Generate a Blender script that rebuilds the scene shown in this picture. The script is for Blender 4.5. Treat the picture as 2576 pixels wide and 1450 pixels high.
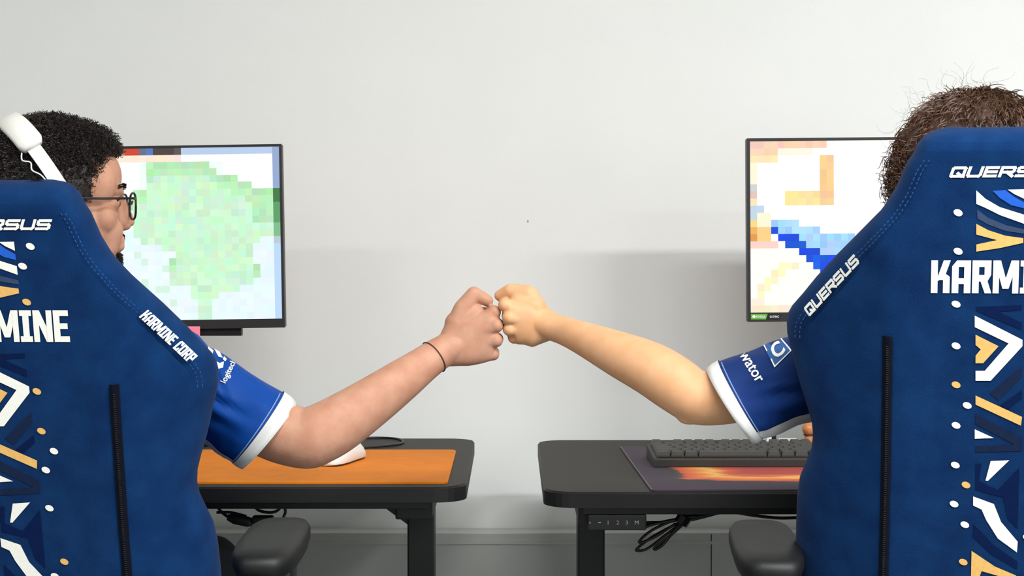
import bpy, bmesh, math, random
from mathutils import Vector, Matrix, noise
from mathutils.bvhtree import BVHTree

for o in list(bpy.data.objects):
    bpy.data.objects.remove(o)
scene = bpy.context.scene
C = scene.collection
rnd = random.Random(7)

# ------------------------------------------------------------------ camera
F, W, H, HORIZON = 4170.0, 2576.0, 1450.0, 615.0
CAM_Z = 1.11
PITCH = math.atan((H / 2 - HORIZON) / F)
cam_data = bpy.data.cameras.new('camera')
cam_data.sensor_width = 36.0
cam_data.lens = F / W * 36.0
cam_data.clip_start = 0.05
cam = bpy.data.objects.new('camera', cam_data)
cam.location = (0, 0, CAM_Z)
cam.rotation_euler = (math.pi / 2 - PITCH, 0, 0)
C.objects.link(cam)
scene.camera = cam

# ------------------------------------------------------------------ light, world, exposure
scene.view_settings.view_transform = 'Standard'
scene.view_settings.look = 'None'
scene.view_settings.gamma = 1.0
scene.view_settings.use_curve_mapping = False
scene.view_settings.exposure = 0.09
world = bpy.data.worlds.new('world')
scene.world = world
world.use_nodes = True
world.node_tree.nodes['Background'].inputs[0].default_value = (0.9, 0.95, 1.0, 1)
world.node_tree.nodes['Background'].inputs[1].default_value = 0.3

CEIL = 2.65
# ceiling fixtures, first inferred from the wall shadow, other four added as fill: (x, y, length, width, watts)
FIXTURES = [(2.25, 0.62, 1.4, 0.22, 110.0),
            (-1.9, 0.35, 1.4, 0.22, 25.0),
            (0.40, 0.85, 1.4, 0.22, 58.0),
            (2.4, -1.0, 1.4, 0.22, 36.0),
            (-1.2, -1.3, 1.4, 0.22, 6.0)]
for (lx, ly, ll, lw, wt) in FIXTURES:
    ld = bpy.data.lights.new('ceiling_lamp_light', 'AREA')
    ld.shape = 'RECTANGLE'
    ld.size, ld.size_y = ll - 0.04, lw - 0.04
    ld.energy = wt
    ld.color = (0.985, 0.995, 1.0)
    lo = bpy.data.objects.new('ceiling_lamp_light', ld)
    lo.location = (lx, ly, CEIL - 0.062)
    C.objects.link(lo)


# ------------------------------------------------------------------ helpers
def px_dir(px, py):
    x = (px - W / 2) / F
    y = -(py - H / 2) / F
    f = Vector((0, math.cos(PITCH), -math.sin(PITCH)))
    u = Vector((0, math.sin(PITCH), math.cos(PITCH)))
    return f + x * Vector((1, 0, 0)) + y * u


CAMP = Vector((0, 0, CAM_Z))


def P(px, py, D):
    """the point at distance D (world Y) in the direction of a photo pixel"""
    d = px_dir(px, py)
    return CAMP + d * (D / d.y)


def srgb(r, g, b):
    def c(v):
        v /= 255.0
        return v / 12.92 if v <= 0.04045 else ((v + 0.055) / 1.055) ** 2.4
    return (c(r), c(g), c(b), 1.0)


MATS = {}


def mat(name, rgb, rough=0.6, var=0.0, vscale=40.0, bump=0.0, bscale=300.0, metal=0.0,
        rgb2=None, sheen=0.0, spec=0.5, sss=0.0, emit=0.0, detail=4.0):
    if name in MATS:
        return MATS[name]
    m = bpy.data.materials.new(name)
    m.use_nodes = True
    nt = m.node_tree
    b = nt.nodes['Principled BSDF']
    col = srgb(*rgb)
    b.inputs['Base Color'].default_value = col
    b.inputs['Roughness'].default_value = rough
    b.inputs['Metallic'].default_value = metal
    b.inputs['Specular IOR Level'].default_value = spec
    if sheen:
        b.inputs['Sheen Weight'].default_value = sheen
        b.inputs['Sheen Roughness'].default_value = 0.45
    if sss:
        b.inputs['Subsurface Weight'].default_value = sss
        b.inputs['Subsurface Radius'].default_value = (0.012, 0.005, 0.003)
        b.inputs['Subsurface Scale'].default_value = 0.5
    if emit:
        b.inputs['Emission Color'].default_value = col
        b.inputs['Emission Strength'].default_value = emit
    tc = nt.nodes.new('ShaderNodeTexCoord')
    if var or rgb2:
        n = nt.nodes.new('ShaderNodeTexNoise')
        n.inputs['Scale'].default_value = vscale
        n.inputs['Detail'].default_value = detail
        nt.links.new(tc.outputs['Object'], n.inputs['Vector'])
        r = nt.nodes.new('ShaderNodeValToRGB')
        r.color_ramp.elements[0].position = 0.3
        r.color_ramp.elements[1].position = 0.7
        c2 = srgb(*rgb2) if rgb2 else tuple(min(1, v * (1 + var)) for v in col[:3]) + (1,)
        c1 = col if rgb2 else tuple(v * (1 - var) for v in col[:3]) + (1,)
        r.color_ramp.elements[0].color = c1
        r.color_ramp.elements[1].color = c2
        nt.links.new(n.outputs['Fac'], r.inputs['Fac'])
        nt.links.new(r.outputs['Color'], b.inputs['Base Color'])
    if bump:
        n2 = nt.nodes.new('ShaderNodeTexNoise')
        n2.inputs['Scale'].default_value = bscale
        n2.inputs['Detail'].default_value = 3.0
        nt.links.new(tc.outputs['Object'], n2.inputs['Vector'])
        bp = nt.nodes.new('ShaderNodeBump')
        bp.inputs['Strength'].default_value = bump
        bp.inputs['Distance'].default_value = 0.002
        nt.links.new(n2.outputs['Fac'], bp.inputs['Height'])
        nt.links.new(bp.outputs['Normal'], b.inputs['Normal'])
    MATS[name] = m
    return m


class MB:
    """collects geometry for one mesh"""
    def __init__(self):
        self.v, self.f = [], []

    def add(self, vs, fs):
        n = len(self.v)
        self.v += [Vector(p) for p in vs]
        self.f += [tuple(i + n for i in q) for q in fs]
        return self

    def box(self, lo, hi, bev=0.0):
        (x0, y0, z0), (x1, y1, z1) = lo, hi
        if bev <= 0:
            vs = [(x, y, z) for z in (z0, z1) for y in (y0, y1) for x in (x0, x1)]
            return self.add(vs, [(0, 2, 3, 1), (4, 5, 7, 6), (0, 1, 5, 4), (2, 6, 7, 3), (0, 4, 6, 2), (1, 3, 7, 5)])
        bm = bmesh.new()
        bmesh.ops.create_cube(bm, size=1)
        for v in bm.verts:
            v.co = Vector(((x0 + x1) / 2 + v.co.x * (x1 - x0), (y0 + y1) / 2 + v.co.y * (y1 - y0), (z0 + z1) / 2 + v.co.z * (z1 - z0)))
        bmesh.ops.bevel(bm, geom=list(bm.edges), offset=bev, segments=2, affect='EDGES', profile=0.5)
        bm.verts.index_update()
        self.add([v.co.copy() for v in bm.verts], [tuple(v.index for v in f.verts) for f in bm.faces])
        bm.free()
        return self

    def rings(self, rings, cap=True, closed=True):
        n = len(rings[0])
        base = len(self.v)
        for r in rings:
            self.v += [Vector(p) for p in r]
        for i in range(len(rings) - 1):
            for j in range(n if closed else n - 1):
                k = (j + 1) % n
                self.f.append((base + i * n + j, base + i * n + k, base + (i + 1) * n + k, base + (i + 1) * n + j))
        if cap:
            self.f.append(tuple(base + j for j in reversed(range(n))))
            self.f.append(tuple(base + (len(rings) - 1) * n + j for j in range(n)))
        return self

    def tube(self, pts, rad, seg=8, cap=True):
        pts = [Vector(p) for p in pts]
        rads = rad if isinstance(rad, (list, tuple)) else [rad] * len(pts)
        rings = []
        t0 = (pts[1] - pts[0]).normalized()
        ref = Vector((0, 0, 1)) if abs(t0.z) < 0.9 else Vector((1, 0, 0))
        nrm = t0.cross(ref).normalized()
        for i, p in enumerate(pts):
            a = pts[max(0, i - 1)]
            b = pts[min(len(pts) - 1, i + 1)]
            t = (b - a).normalized() if (b - a).length > 1e-9 else t0
            nrm = (nrm - t * nrm.dot(t))
            nrm = nrm.normalized() if nrm.length > 1e-6 else t.orthogonal().normalized()
            bn = t.cross(nrm)
            rings.append([p + rads[i] * (math.cos(2 * math.pi * k / seg) * nrm + math.sin(2 * math.pi * k / seg) * bn) for k in range(seg)])
        return self.rings(rings, cap)

    def ellipsoid(self, c, r, seg=20, rows=12, rot=None):
        c = Vector(c)
        vs, fs = [], []
        for i in range(rows + 1):
            th = math.pi * i / rows
            for j in range(seg):
                ph = 2 * math.pi * j / seg
                p = Vector((r[0] * math.sin(th) * math.cos(ph), r[1] * math.sin(th) * math.sin(ph), r[2] * math.cos(th)))
                if rot:
                    p = rot @ p
                vs.append(c + p)
        for i in range(rows):
            for j in range(seg):
                k = (j + 1) % seg
                fs.append((i * seg + j, (i + 1) * seg + j, (i + 1) * seg + k, i * seg + k))
        return self.add(vs, fs)

    def capsule(self, p0, r0, p1, r1, seg=16):
        p0, p1 = Vector(p0), Vector(p1)
        ax = p1 - p0
        L = ax.length
        if L < 1e-6:
            return self.ellipsoid(p0, (r0,) * 3)
        t = ax / L
        pts, rads = [], []
        for i in range(0, 6):
            a = math.pi / 2 * (1 - i / 5)
            pts.append(p0 - t * r0 * math.sin(a)); rads.append(max(r0 * math.cos(a), 1e-5))
        for i in range(0, 6):
            a = math.pi / 2 * i / 5
            pts.append(p1 + t * r1 * math.sin(a)); rads.append(max(r1 * math.cos(a), 1e-5))
        n = t.orthogonal().normalized()
        b = t.cross(n)
        rings = [[p + r * (math.cos(2 * math.pi * k / seg) * n + math.sin(2 * math.pi * k / seg) * b) for k in range(seg)] for p, r in zip(pts, rads)]
        return self.rings(rings, True)

    def chain(self, items, seg=16):
        for (a, ra), (b, rb) in zip(items[:-1], items[1:]):
            self.capsule(a, ra, b, rb, seg)
        return self

    def mesh(self, name):
        me = bpy.data.meshes.new(name)
        me.from_pydata([tuple(p) for p in self.v], [], self.f)
        me.update()
        return me

    def build(self, name, m, parent=None, smooth=False, off=None, bevel=None, subsurf=0, fixn=False):
        if off is not None:
            self.v = [p - Vector(off) for p in self.v]
        me = self.mesh(name)
        if fixn:
            bm = bmesh.new(); bm.from_mesh(me)
            bmesh.ops.remove_doubles(bm, verts=bm.verts, dist=1e-6)
            bmesh.ops.recalc_face_normals(bm, faces=bm.faces)
            bm.to_mesh(me); bm.free()
        return link(name, me, m, parent, smooth, bevel, subsurf)


def link(name, me, m, parent=None, smooth=False, bevel=None, subsurf=0):
    if isinstance(m, (list, tuple)):
        for x in m:
            me.materials.append(x)
    elif m is not None and not me.materials:
        me.materials.append(m)
    if smooth:
        me.polygons.foreach_set('use_smooth', [True] * len(me.polygons))
    o = bpy.data.objects.new(name, me)
    C.objects.link(o)
    o.parent = parent
    if bevel:
        md = o.modifiers.new('bevel', 'BEVEL')
        md.width = bevel; md.segments = 2; md.limit_method = 'ANGLE'
    if subsurf:
        md = o.modifiers.new('subdivision', 'SUBSURF')
        md.levels = subsurf; md.render_levels = subsurf
    return o


def tag(o, label=None, cat=None, group=None, kind=None):
    if label: o['label'] = label
    if cat: o['category'] = cat
    if group: o['group'] = group
    if kind: o['kind'] = kind
    return o


def empty(name, loc, rz=0.0):
    o = bpy.data.objects.new(name, None)
    o.empty_display_size = 0.1
    o.location = loc
    o.rotation_euler = (0, 0, rz)
    C.objects.link(o)
    return o


def remesh(mb, voxel, smooth_it=3, name='tmp', fac=0.5):
    me = mb.mesh(name)
    o = bpy.data.objects.new(name, me)
    C.objects.link(o)
    md = o.modifiers.new('r', 'REMESH')
    md.mode = 'VOXEL'
    md.voxel_size = voxel
    if smooth_it:
        ms = o.modifiers.new('s', 'SMOOTH')
        ms.iterations = smooth_it
        ms.factor = fac
    dg = bpy.context.evaluated_depsgraph_get()
    out = bpy.data.meshes.new_from_object(o.evaluated_get(dg))
    bpy.data.objects.remove(o)
    return out


def interp(tab, x):
    if x <= tab[0][0]:
        return tab[0][1]
    for (a, va), (b, vb) in zip(tab[:-1], tab[1:]):
        if x <= b:
            t = (x - a) / (b - a)
            return va + (vb - va) * t
    return tab[-1][1]


def smoothcurve(pts, n=8):
    """Catmull-Rom through points"""
    pts = [Vector(p) for p in pts]
    out = []
    for i in range(len(pts) - 1):
        p0 = pts[max(0, i - 1)]; p1 = pts[i]; p2 = pts[i + 1]; p3 = pts[min(len(pts) - 1, i + 2)]
        for k in range(n):
            t = k / n
            out.append(0.5 * ((2 * p1) + (p2 - p0) * t + (2 * p0 - 5 * p1 + 4 * p2 - p3) * t * t + (3 * p1 - p0 - 3 * p2 + p3) * t ** 3))
    out.append(pts[-1])
    return out


# ------------------------------------------------------------------ lettering made of strokes (block letters on a unit height)
def glyphs(style):
    s, G = 0.125, {}
    w = 1.22
    a, b, lo, hi = s, w - s, s, 1 - s
    G['Q'] = (w, [[(a, lo + .08), (a, hi - .08), (a + .1, hi), (b - .1, hi), (b, hi - .08), (b, lo + .08), (b - .1, lo), (a + .1, lo), (a, lo + .08)], [(.62, .38), (b + .1, lo - .1)]])
    G['U'] = (w, [[(a, hi), (a, lo + .12), (a + .1, lo), (b - .1, lo), (b, lo + .12), (b, hi)]])
    G['E'] = (w * .92, [[(b - .1, hi), (a, hi), (a, lo), (b - .1, lo)], [(a, .5), (b - .14, .5)]])
    G['R'] = (w, [[(a, lo), (a, hi), (b - .06, hi), (b, hi - .08), (b, .56), (b - .08, .46), (a + .05, .46)], [(.6, .46), (b, lo - .02)]])
    G['S'] = (w, [[(b, hi), (a + .1, hi), (a, hi - .1), (a, .6), (a + .1, .5), (b - .1, .5), (b, .4), (b, lo + .1), (b - .1, lo), (a - .04, lo)]])
    return G, s, 0.10, 0.32


def box2(x0, y0, x1, y1):
    return [(x0, y0), (x1, y0), (x1, y1), (x0, y1)]


BLOCK = {
    'K': (.64, [box2(0, 0, .22, 1), [(.22, .36), (.46, .52), (.64, 1), (.41, 1), (.22, .50)], [(.24, .40), (.40, .40), (.40, 0), (.62, 0), (.62, .50), (.50, .58), (.30, .58)]]),
    'A': (.62, [[(0, 0), (.22, 0), (.22, .8), (.16, 1), (0, .82)], [(.16, 1), (.20, .80), (.42, .80), (.42, 1)], box2(.40, 0, .62, 1), box2(.2, .28, .42, .46)]),
    'R': (.63, [box2(0, 0, .22, 1), box2(.2, .8, .62, 1), box2(.40, .56, .62, .9), [(.2, .36), (.5, .36), (.62, .56), (.2, .56)], [(.26, .40), (.48, .44), (.64, 0), (.42, 0)]]),
    'M': (.84, [box2(0, 0, .20, 1), box2(.64, 0, .84, 1), [(.04, 1), (.25, 1), (.52, .14), (.32, .14)], [(.59, 1), (.80, 1), (.52, .14), (.32, .14)]]),
    'I': (.42, [box2(.10, 0, .32, 1), box2(0, .82, .42, 1), box2(0, 0, .42, .18)]),
    'N': (.66, [box2(0, 0, .20, 1), box2(.46, 0, .66, 1), [(0, 1), (.23, 1), (.66, 0), (.43, 0)]]),
    'E': (.54, [box2(0, 0, .22, 1), box2(.2, .82, .53, 1), box2(.2, .41, .49, .59), box2(.2, 0, .54, .18)]),
    'C': (.58, [[(0, 0), (.22, 0), (.22, 1), (.14, 1), (0, .84)], box2(.14, .81, .57, 1), box2(.2, 0, .57, .19), box2(.36, .64, .57, .9), box2(.36, .1, .57, .36)]),
    'O': (.60, [box2(0, 0, .21, 1), box2(.39, 0, .60, 1), box2(.2, .81, .4, 1), box2(.2, 0, .4, .19)]),
    'P': (.60, [box2(0, 0, .22, 1), box2(.2, .81, .60, 1), box2(.38, .42, .60, .9), box2(.2, .36, .60, .54)]),
    ' ': (.30, []),
}


def text_quads(txt, style):
    """list of polygons for a word, x from 0 to width, y from 0 to 1"""
    if style == 'block':
        x, out = 0.0, []
        for ch in txt:
            w, polys = BLOCK[ch]
            out += [[(x + px_, py_) for px_, py_ in pl] for pl in polys]
            x += w + .05
        return out, x - .05
    G, s, gap, shear = glyphs(style)
    x, quads = 0.0, []
    for ch in txt:
        w, strokes = G[ch]
        for st in strokes:
            for (p, q) in zip(st[:-1], st[1:]):
                d = Vector((q[0] - p[0], q[1] - p[1]))
                L = d.length
                if L < 1e-6:
                    continue
                d /= L
                n = Vector((-d.y, d.x)) * s
                e = d * s * 0.96
                A, B = Vector(p) - e, Vector(q) + e
                quad = [A + n, A - n, B - n, B + n]
                quads.append([(x + min(max(c.x, -.02), w + .06) + shear * c.y, min(max(c.y, -.06), 1.0)) for c in quad])
        x += w + gap
    return quads, x - gap


# ------------------------------------------------------------------ materials
M_wall = mat('wall_paint', (235, 236, 233), rough=0.85, var=0.012, vscale=6, bump=0.06, bscale=260)
M_ceil = mat('ceiling_paint', (240, 240, 236), rough=0.9)
M_floor = mat('floor_vinyl', (120, 122, 124), rough=0.5, var=0.1, vscale=3)
M_trunk = mat('trunking_plastic', (186, 187, 182), rough=0.5)
M_desk = mat('desk_top_laminate', (37, 34, 30), rough=0.6, spec=0.35, var=0.10, vscale=400, bump=0.05, bscale=500)
M_deskedge = mat('desk_edge_black', (12, 12, 12), rough=0.55, var=0.15, vscale=300)
M_steel = mat('black_powder_coated_steel', (11, 11, 12), rough=0.55, bump=0.04, bscale=600)
M_black = mat('black_plastic', (14, 14, 15), rough=0.42)
M_blackmatte = mat('matte_black_plastic', (26, 26, 27), rough=0.6, bump=0.05, bscale=500)
M_armpad = mat('soft_black_polyurethane', (11, 11, 12), rough=0.55, bump=0.05, bscale=500)
M_fabric = mat('navy_velour', (8, 38, 79), rough=0.95, rgb2=(14, 50, 94), vscale=26, bump=0.25, bscale=420, sheen=0.04, spec=0.06)
M_fabdark = mat('navy_velour_piping', (40, 76, 128), rough=0.95, var=0.12, vscale=90, sheen=0.1, spec=0.1)
M_zip = mat('charcoal_zip_tape', (9, 13, 25), rough=0.85, spec=0.1, var=0.25, vscale=300)
M_wprint = mat('white_embroidery', (240, 239, 230), rough=0.8, var=0.03, vscale=300, bump=0.1, bscale=500)
M_gold = mat('gold_embroidery', (226, 178, 100), rough=0.8, var=0.08, vscale=200, bump=0.1, bscale=500)
M_navyp = mat('deep_navy_print', (3, 24, 66), rough=0.9, spec=0.1, var=0.1, vscale=200)
M_bluep = mat('bright_blue_print', (14, 88, 196), rough=0.85, var=0.08, vscale=200)
M_greyp = mat('slate_print', (54, 70, 98), rough=0.9, spec=0.1, var=0.12, vscale=200)
M_darkp = mat('dark_slate_print', (20, 34, 62), rough=0.9, spec=0.1, var=0.12, vscale=200)
M_orange = mat('orange_mat_leatherette', (222, 126, 24), rough=0.7, spec=0.25, var=0.05, vscale=30, bump=0.06, bscale=700)
M_jersey = mat('royal_blue_jersey', (4, 62, 140), rough=0.62, spec=0.2, var=0.08, vscale=300, bump=0.05, bscale=900)
M_jersey2 = mat('navy_jersey', (6, 42, 100), rough=0.62, spec=0.25, var=0.08, vscale=300, bump=0.05, bscale=900)
M_cuff = mat('white_knit_cuff', (206, 206, 204), rough=0.85, bump=0.08, bscale=800)
M_stitch = mat('pale_blue_stitching', (120, 150, 200), rough=0.8)
M_skinL = mat('skin_light_beige', (179, 127, 101), rough=0.6, rgb2=(191, 144, 119), vscale=45, bump=0.10, bscale=420, sss=0.12, spec=0.35)
M_skinR = mat('skin_warm_tan', (213, 158, 113), rough=0.55, rgb2=(223, 172, 130), vscale=30, bump=0.06, bscale=420, sss=0.12, spec=0.35)
M_hairL = mat('black_brown_hair', (26, 20, 19), rough=0.5, rgb2=(40, 30, 27), vscale=120)
M_stub = mat('short_side_hair', (52, 38, 30), rough=0.6, rgb2=(74, 56, 46), vscale=160)
M_hairR = mat('brown_curly_hair', (46, 27, 16), rough=0.42, rgb2=(92, 57, 34), vscale=60, spec=0.4)
M_hairRd = mat('dark_brown_hair_base', (48, 28, 17), rough=0.7, rgb2=(66, 40, 24), vscale=80)
M_white = mat('white_plastic', (232, 232, 228), rough=0.4)
M_lens = mat('eye_white', (230, 226, 220), rough=0.2)
M_iris = mat('dark_iris', (30, 22, 18), rough=0.2)
M_pink = mat('pink_paper', (248, 140, 160), rough=0.8)
M_trous = mat('dark_trousers', (28, 30, 38), rough=0.85, var=0.15, vscale=100)
M_key = mat('keycap_plastic', (60, 58, 54), rough=0.5, var=0.08, vscale=300)
M_kbody = mat('keyboard_case', (50, 49, 46), rough=0.55, bump=0.03, bscale=600)

# ------------------------------------------------------------------ the room
WALL_Y, XS, YR = 3.45, 3.6, -2.9


def struct(name, lo, hi, m):
    return tag(MB().box(lo, hi).build(name, m), kind='structure')


struct('floor', (-XS - .1, YR - .1, -0.1), (XS + .1, WALL_Y + .1, 0), M_floor)
struct('wall_back', (-XS - .1, WALL_Y, 0), (XS + .1, WALL_Y + .1, CEIL), M_wall)
struct('wall_left', (-XS - .1, YR, 0), (-XS, WALL_Y, CEIL), M_wall)
struct('wall_right', (XS, YR, 0), (XS + .1, WALL_Y, CEIL), M_wall)
struct('wall_rear', (-XS - .1, YR - .1, 0), (XS + .1, YR, CEIL), M_wall)
struct('ceiling', (-XS - .1, YR - .1, CEIL), (XS + .1, WALL_Y + .1, CEIL + .1), M_ceil)

# cable trunking along the back wall
tz = P(1560, 1341, WALL_Y - .06).z
tr = tag(MB().box((-XS, WALL_Y - .058, tz - .105), (XS, WALL_Y, tz), 0.003).build('trim_1', M_trunk), kind='structure')
jx = P(1790, 1350, WALL_Y - .06).x
MB().box((jx - .0008, WALL_Y - .0588, tz - .1), (jx + .0008, WALL_Y - .0578, tz - .004)).build('joint', M_black, tr)
MB().box((-XS, WALL_Y - .0605, tz - .024), (XS, WALL_Y - .0578, tz - .018)).build('cover_lip', M_trunk, tr)
# small scuff on the wall
s = P(1328, 557, WALL_Y)
wallb = bpy.data.objects['wall_back']
MB().ellipsoid(s, (0.0016, 0.0008, 0.0026), 8, 6).build('scuff_mark', mat('scuff', (140, 140, 138), 0.8), wallb)

M_diff = mat('lamp_diffuser', (255, 248, 235), rough=0.5, emit=2.0)
for i, (lx, ly, ll, lw, wt) in enumerate(FIXTURES):
    r = empty('ceiling_light', (lx, ly, CEIL))
    fx = MB()
    fx.box((-ll / 2, -lw / 2, -.05), (ll / 2, -lw / 2 + .015, 0)).box((-ll / 2, lw / 2 - .015, -.05), (ll / 2, lw / 2, 0))
    fx.box((-ll / 2, -lw / 2 + .015, -.05), (-ll / 2 + .015, lw / 2 - .015, 0)).box((ll / 2 - .015, -lw / 2 + .015, -.05), (ll / 2, lw / 2 - .015, 0))
    fx.build('frame', M_white, r)
    MB().box((-ll / 2 + .015, -lw / 2 + .015, -.045), (ll / 2 - .015, lw / 2 - .015, -.03)).build('diffuser', M_diff, r)
    tag(r, 'long white ceiling light panel ' + ['above the right side of the room', 'added as fill above the left chair', 'added as fill above the camera between the chairs',
                                              'added as fill behind the camera to the right', 'added as fill behind the camera to the left'][i], 'ceiling light', 'ceiling light panels')


# ------------------------------------------------------------------ gaming chairs
# outline of the backrest, read from the right-hand chair (half width in photo pixels about its centre line)
RC_X, RC_Y, RC_D, RC_YAW, RECL = 2515.0, 850.0, 2.06, math.radians(-11.0), math.radians(13.0)
LC_D, LC_YAW = 2.12, math.radians(-1.0)
BACK_REF_Y = -0.38


class ChairFrame:
    def __init__(self, ref, yaw):
        self.ref = ref
        self.yaw = yaw
        self.R = Matrix.Rotation(yaw, 3, 'Z')
        root = ref - self.R @ Vector((0, BACK_REF_Y, 0))
        self.root = Vector((root.x, root.y, 0))
        self.zr = ref.z

    def local(self, u, v, d):
        """lateral u, along the back v, forward depth d -> chair-local point"""
        return Vector((u, BACK_REF_Y - v * math.sin(RECL) + d * math.cos(RECL), self.zr + v * math.cos(RECL) + d * math.sin(RECL)))

    def px2uv(self, px, py, dfun):
        dr = px_dir(px, py)
        dl = self.R.transposed() @ dr
        cl = self.R.transposed() @ (CAMP - self.root)
        n = Vector((0, math.cos(RECL), math.sin(RECL)))
        upv = Vector((0, -math.sin(RECL), math.cos(RECL)))
        d = 0.0
        for _ in range(12):
            o = self.local(0, 0, d)
            t = (o - cl).dot(n) / dl.dot(n)
            p = cl + dl * t - self.local(0, 0, 0)
            u, v = p.x, p.dot(upv)
            d = d * .4 + .6 * dfun(u, v)
        return u, v


rframe = ChairFrame(P(RC_X, RC_Y, RC_D), RC_YAW)
lframe = ChairFrame(P(20, 968, LC_D), LC_YAW)

# ridge where the wing folds forward (half width by height v, metres)
RIDGE = []
for (px, py) in ((2222, 1450), (2228, 1200), (2232, 930), (2232, 845), (2238, 760), (2232, 680), (2215, 600), (2200, 565)):
    u, v = rframe.px2uv(px, py, lambda u, v: 0.0)
    RIDGE.append((v, -u))
RIDGE.append((RIDGE[-1][0] + .05, RIDGE[-1][1] + .06))
RIDGE.append((RIDGE[-1][0] + .1, .30))
SLOPE = 0.52


def rear_d(u, v):
    r = interp(RIDGE, v)
    e = abs(u) - r
    if e <= -0.012:
        return 0.0
    if e < 0.012:
        return SLOPE * (e + 0.012) ** 2 / 0.048
    return SLOPE * e


OUT_PX = [(322, 2400), (326, 2362), (334, 2340), (346, 2322), (364, 2308), (390, 2296), (430, 2279), (490, 2254), (530, 2230), (550, 2215), (570, 2195), (610, 2156), (665, 2102),
          (720, 2052), (760, 2020), (790, 1994), (808, 1984), (830, 1980), (860, 1981), (900, 1990), (950, 2003), (1000, 2016), (1050, 2032),
          (1090, 2043), (1125, 2046), (1155, 2042), (1190, 2029), (1230, 2013), (1280, 2006), (1360, 2003), (1450, 2002)]
OUT = []
for (py, px) in OUT_PX:
    u, v = rframe.px2uv(px, py, rear_d)
    OUT.append((v - (.0075 if py < 420 else .0), -u - .004))
VB = OUT[-1][0]
OUT.append((VB - 0.07, OUT[-1][1] - .003))
OUT.append((VB - 0.115, OUT[-1][1] - .03))
OUT.sort()
VTOP = OUT[-1][0]
VBOT = OUT[0][0]


def make_back(fr, parent, ws):
    mb = MB()
    ns = 30
    svals = []
    for i in range(ns + 1):
        t = -1 + 2 * i / ns
        svals.append(math.copysign(1 - (1 - abs(t)) ** 1.9, t))
    rows = sorted(set([v for v, w in OUT] + [VBOT + (VTOP - VBOT) * i / 64 for i in range(65)]))
    rings = []
    for v in rows:
        w = interp(OUT, v) * ws
        T = 0.085 + 0.02 * math.exp(-((v + 0.33) / 0.1) ** 2)
        e = (VTOP - v) / 0.03
        ct = math.sqrt(max(0.0, 1 - (1 - min(1, e)) ** 3)) if e < 1 else 1.0
        ring = []
        for s in svals:
            c = math.sqrt(max(0.0, 1 - abs(s) ** 12)) * ct
            ring.append(fr.local(w * s, v, rear_d(w * s, v) + T / 2 * (1 - c)))
        for s in reversed(svals[1:-1]):
            c = math.sqrt(max(0.0, 1 - abs(s) ** 6)) * ct
            ring.append(fr.local(w * s, v, rear_d(w * s, v) + T / 2 * (1 + c) + 0.035 * max(0, abs(s) - .55) * (1 - abs(s)) * 4))
        rings.append(ring)
    mb.rings(rings)
    return mb.build('backrest', M_fabric, parent, smooth=True, fixn=True)


def decal(fr, quads, name, m, parent, lift=0.0016):
    mb = MB()
    for k, q in enumerate(quads):
        mb.add([fr.local(u, v, rear_d(u, v) - lift - 0.00004 * (k % 7)) for u, v in q], [tuple(range(len(q)))])
    return mb.build(name, m, parent)


PATTERN = [
    ('white_stripe', 'w', [(2456, 479), (2479, 500), (2515, 521), (2576, 540), (2576, 563), (2515, 541), (2479, 523), (2456, 513)]),
    ('blue_stripe', 'b', [(2497, 480), (2529, 478), (2551, 495), (2576, 509), (2576, 524), (2543, 516), (2515, 498)]),
    ('white_corner', 'w', [(2535, 477), (2576, 476), (2576, 500), (2551, 488)]),
    ('slate_stripe', 'g', [(2458, 527), (2486, 548), (2529, 566), (2576, 577), (2576, 588), (2529, 581), (2486, 565), (2459, 550)]),
    ('gold_arrow', 'o', [(2456, 563), (2486, 579), (2529, 593), (2574, 599), (2574, 611), (2515, 624), (2456, 633), (2456, 615), (2508, 604), (2456, 590)]),
    ('navy_bracket', 'n', [(2456, 772), (2570, 768), (2570, 780), (2511, 784), (2570, 812), (2569, 830), (2456, 782)]),
    ('white_chevron', 'w', [(2452, 794), (2572, 855), (2572, 871), (2492, 958), (2454, 958), (2454, 933), (2477, 933), (2537, 864), (2452, 823)]),
    ('gold_chevron', 'o', [(2454, 842), (2512, 871), (2473, 914), (2454, 914), (2454, 895), (2467, 879), (2454, 868)]),
    ('slate_bar', 'd', [(2490, 990), (2570, 922), (2570, 948), (2512, 1008)]),
    ('navy_bar', 'n', [(2516, 1020), (2570, 982), (2570, 1003), (2535, 1030)]),
    ('gold_bar', 'o', [(2454, 995), (2571, 1049), (2568, 1071), (2454, 1018)]),
    ('slate_wedge', 'd', [(2454, 1042), (2570, 1102), (2570, 1135), (2454, 1138), (2454, 1123), (2552, 1119), (2454, 1067)]),
    ('white_wedge', 'w', [(2452, 1080), (2500, 1102), (2452, 1104)]),
    ('white_shard', 'w', [(2492, 1160), (2539, 1158), (2485, 1210), (2479, 1209)]),
    ('navy_field', 'n', [(2454, 1167), (2469, 1167), (2463, 1210), (2510, 1233), (2564, 1177), (2560, 1332), (2535, 1305), (2523, 1251), (2454, 1233)]),
    ('white_swoosh', 'w', [(2448, 1249), (2500, 1268), (2518, 1313), (2560, 1363), (2558, 1390), (2510, 1355), (2481, 1309), (2469, 1282), (2448, 1272)]),
    ('navy_swoosh', 'n', [(2448, 1318), (2498, 1371), (2560, 1413), (2558, 1433), (2490, 1392), (2448, 1351)]),
    ('gold_corner', 'o', [(2444, 1386), (2502, 1425), (2556, 1448), (2556, 1462), (2469, 1437), (2456, 1475), (2442, 1475)]),
]
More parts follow.
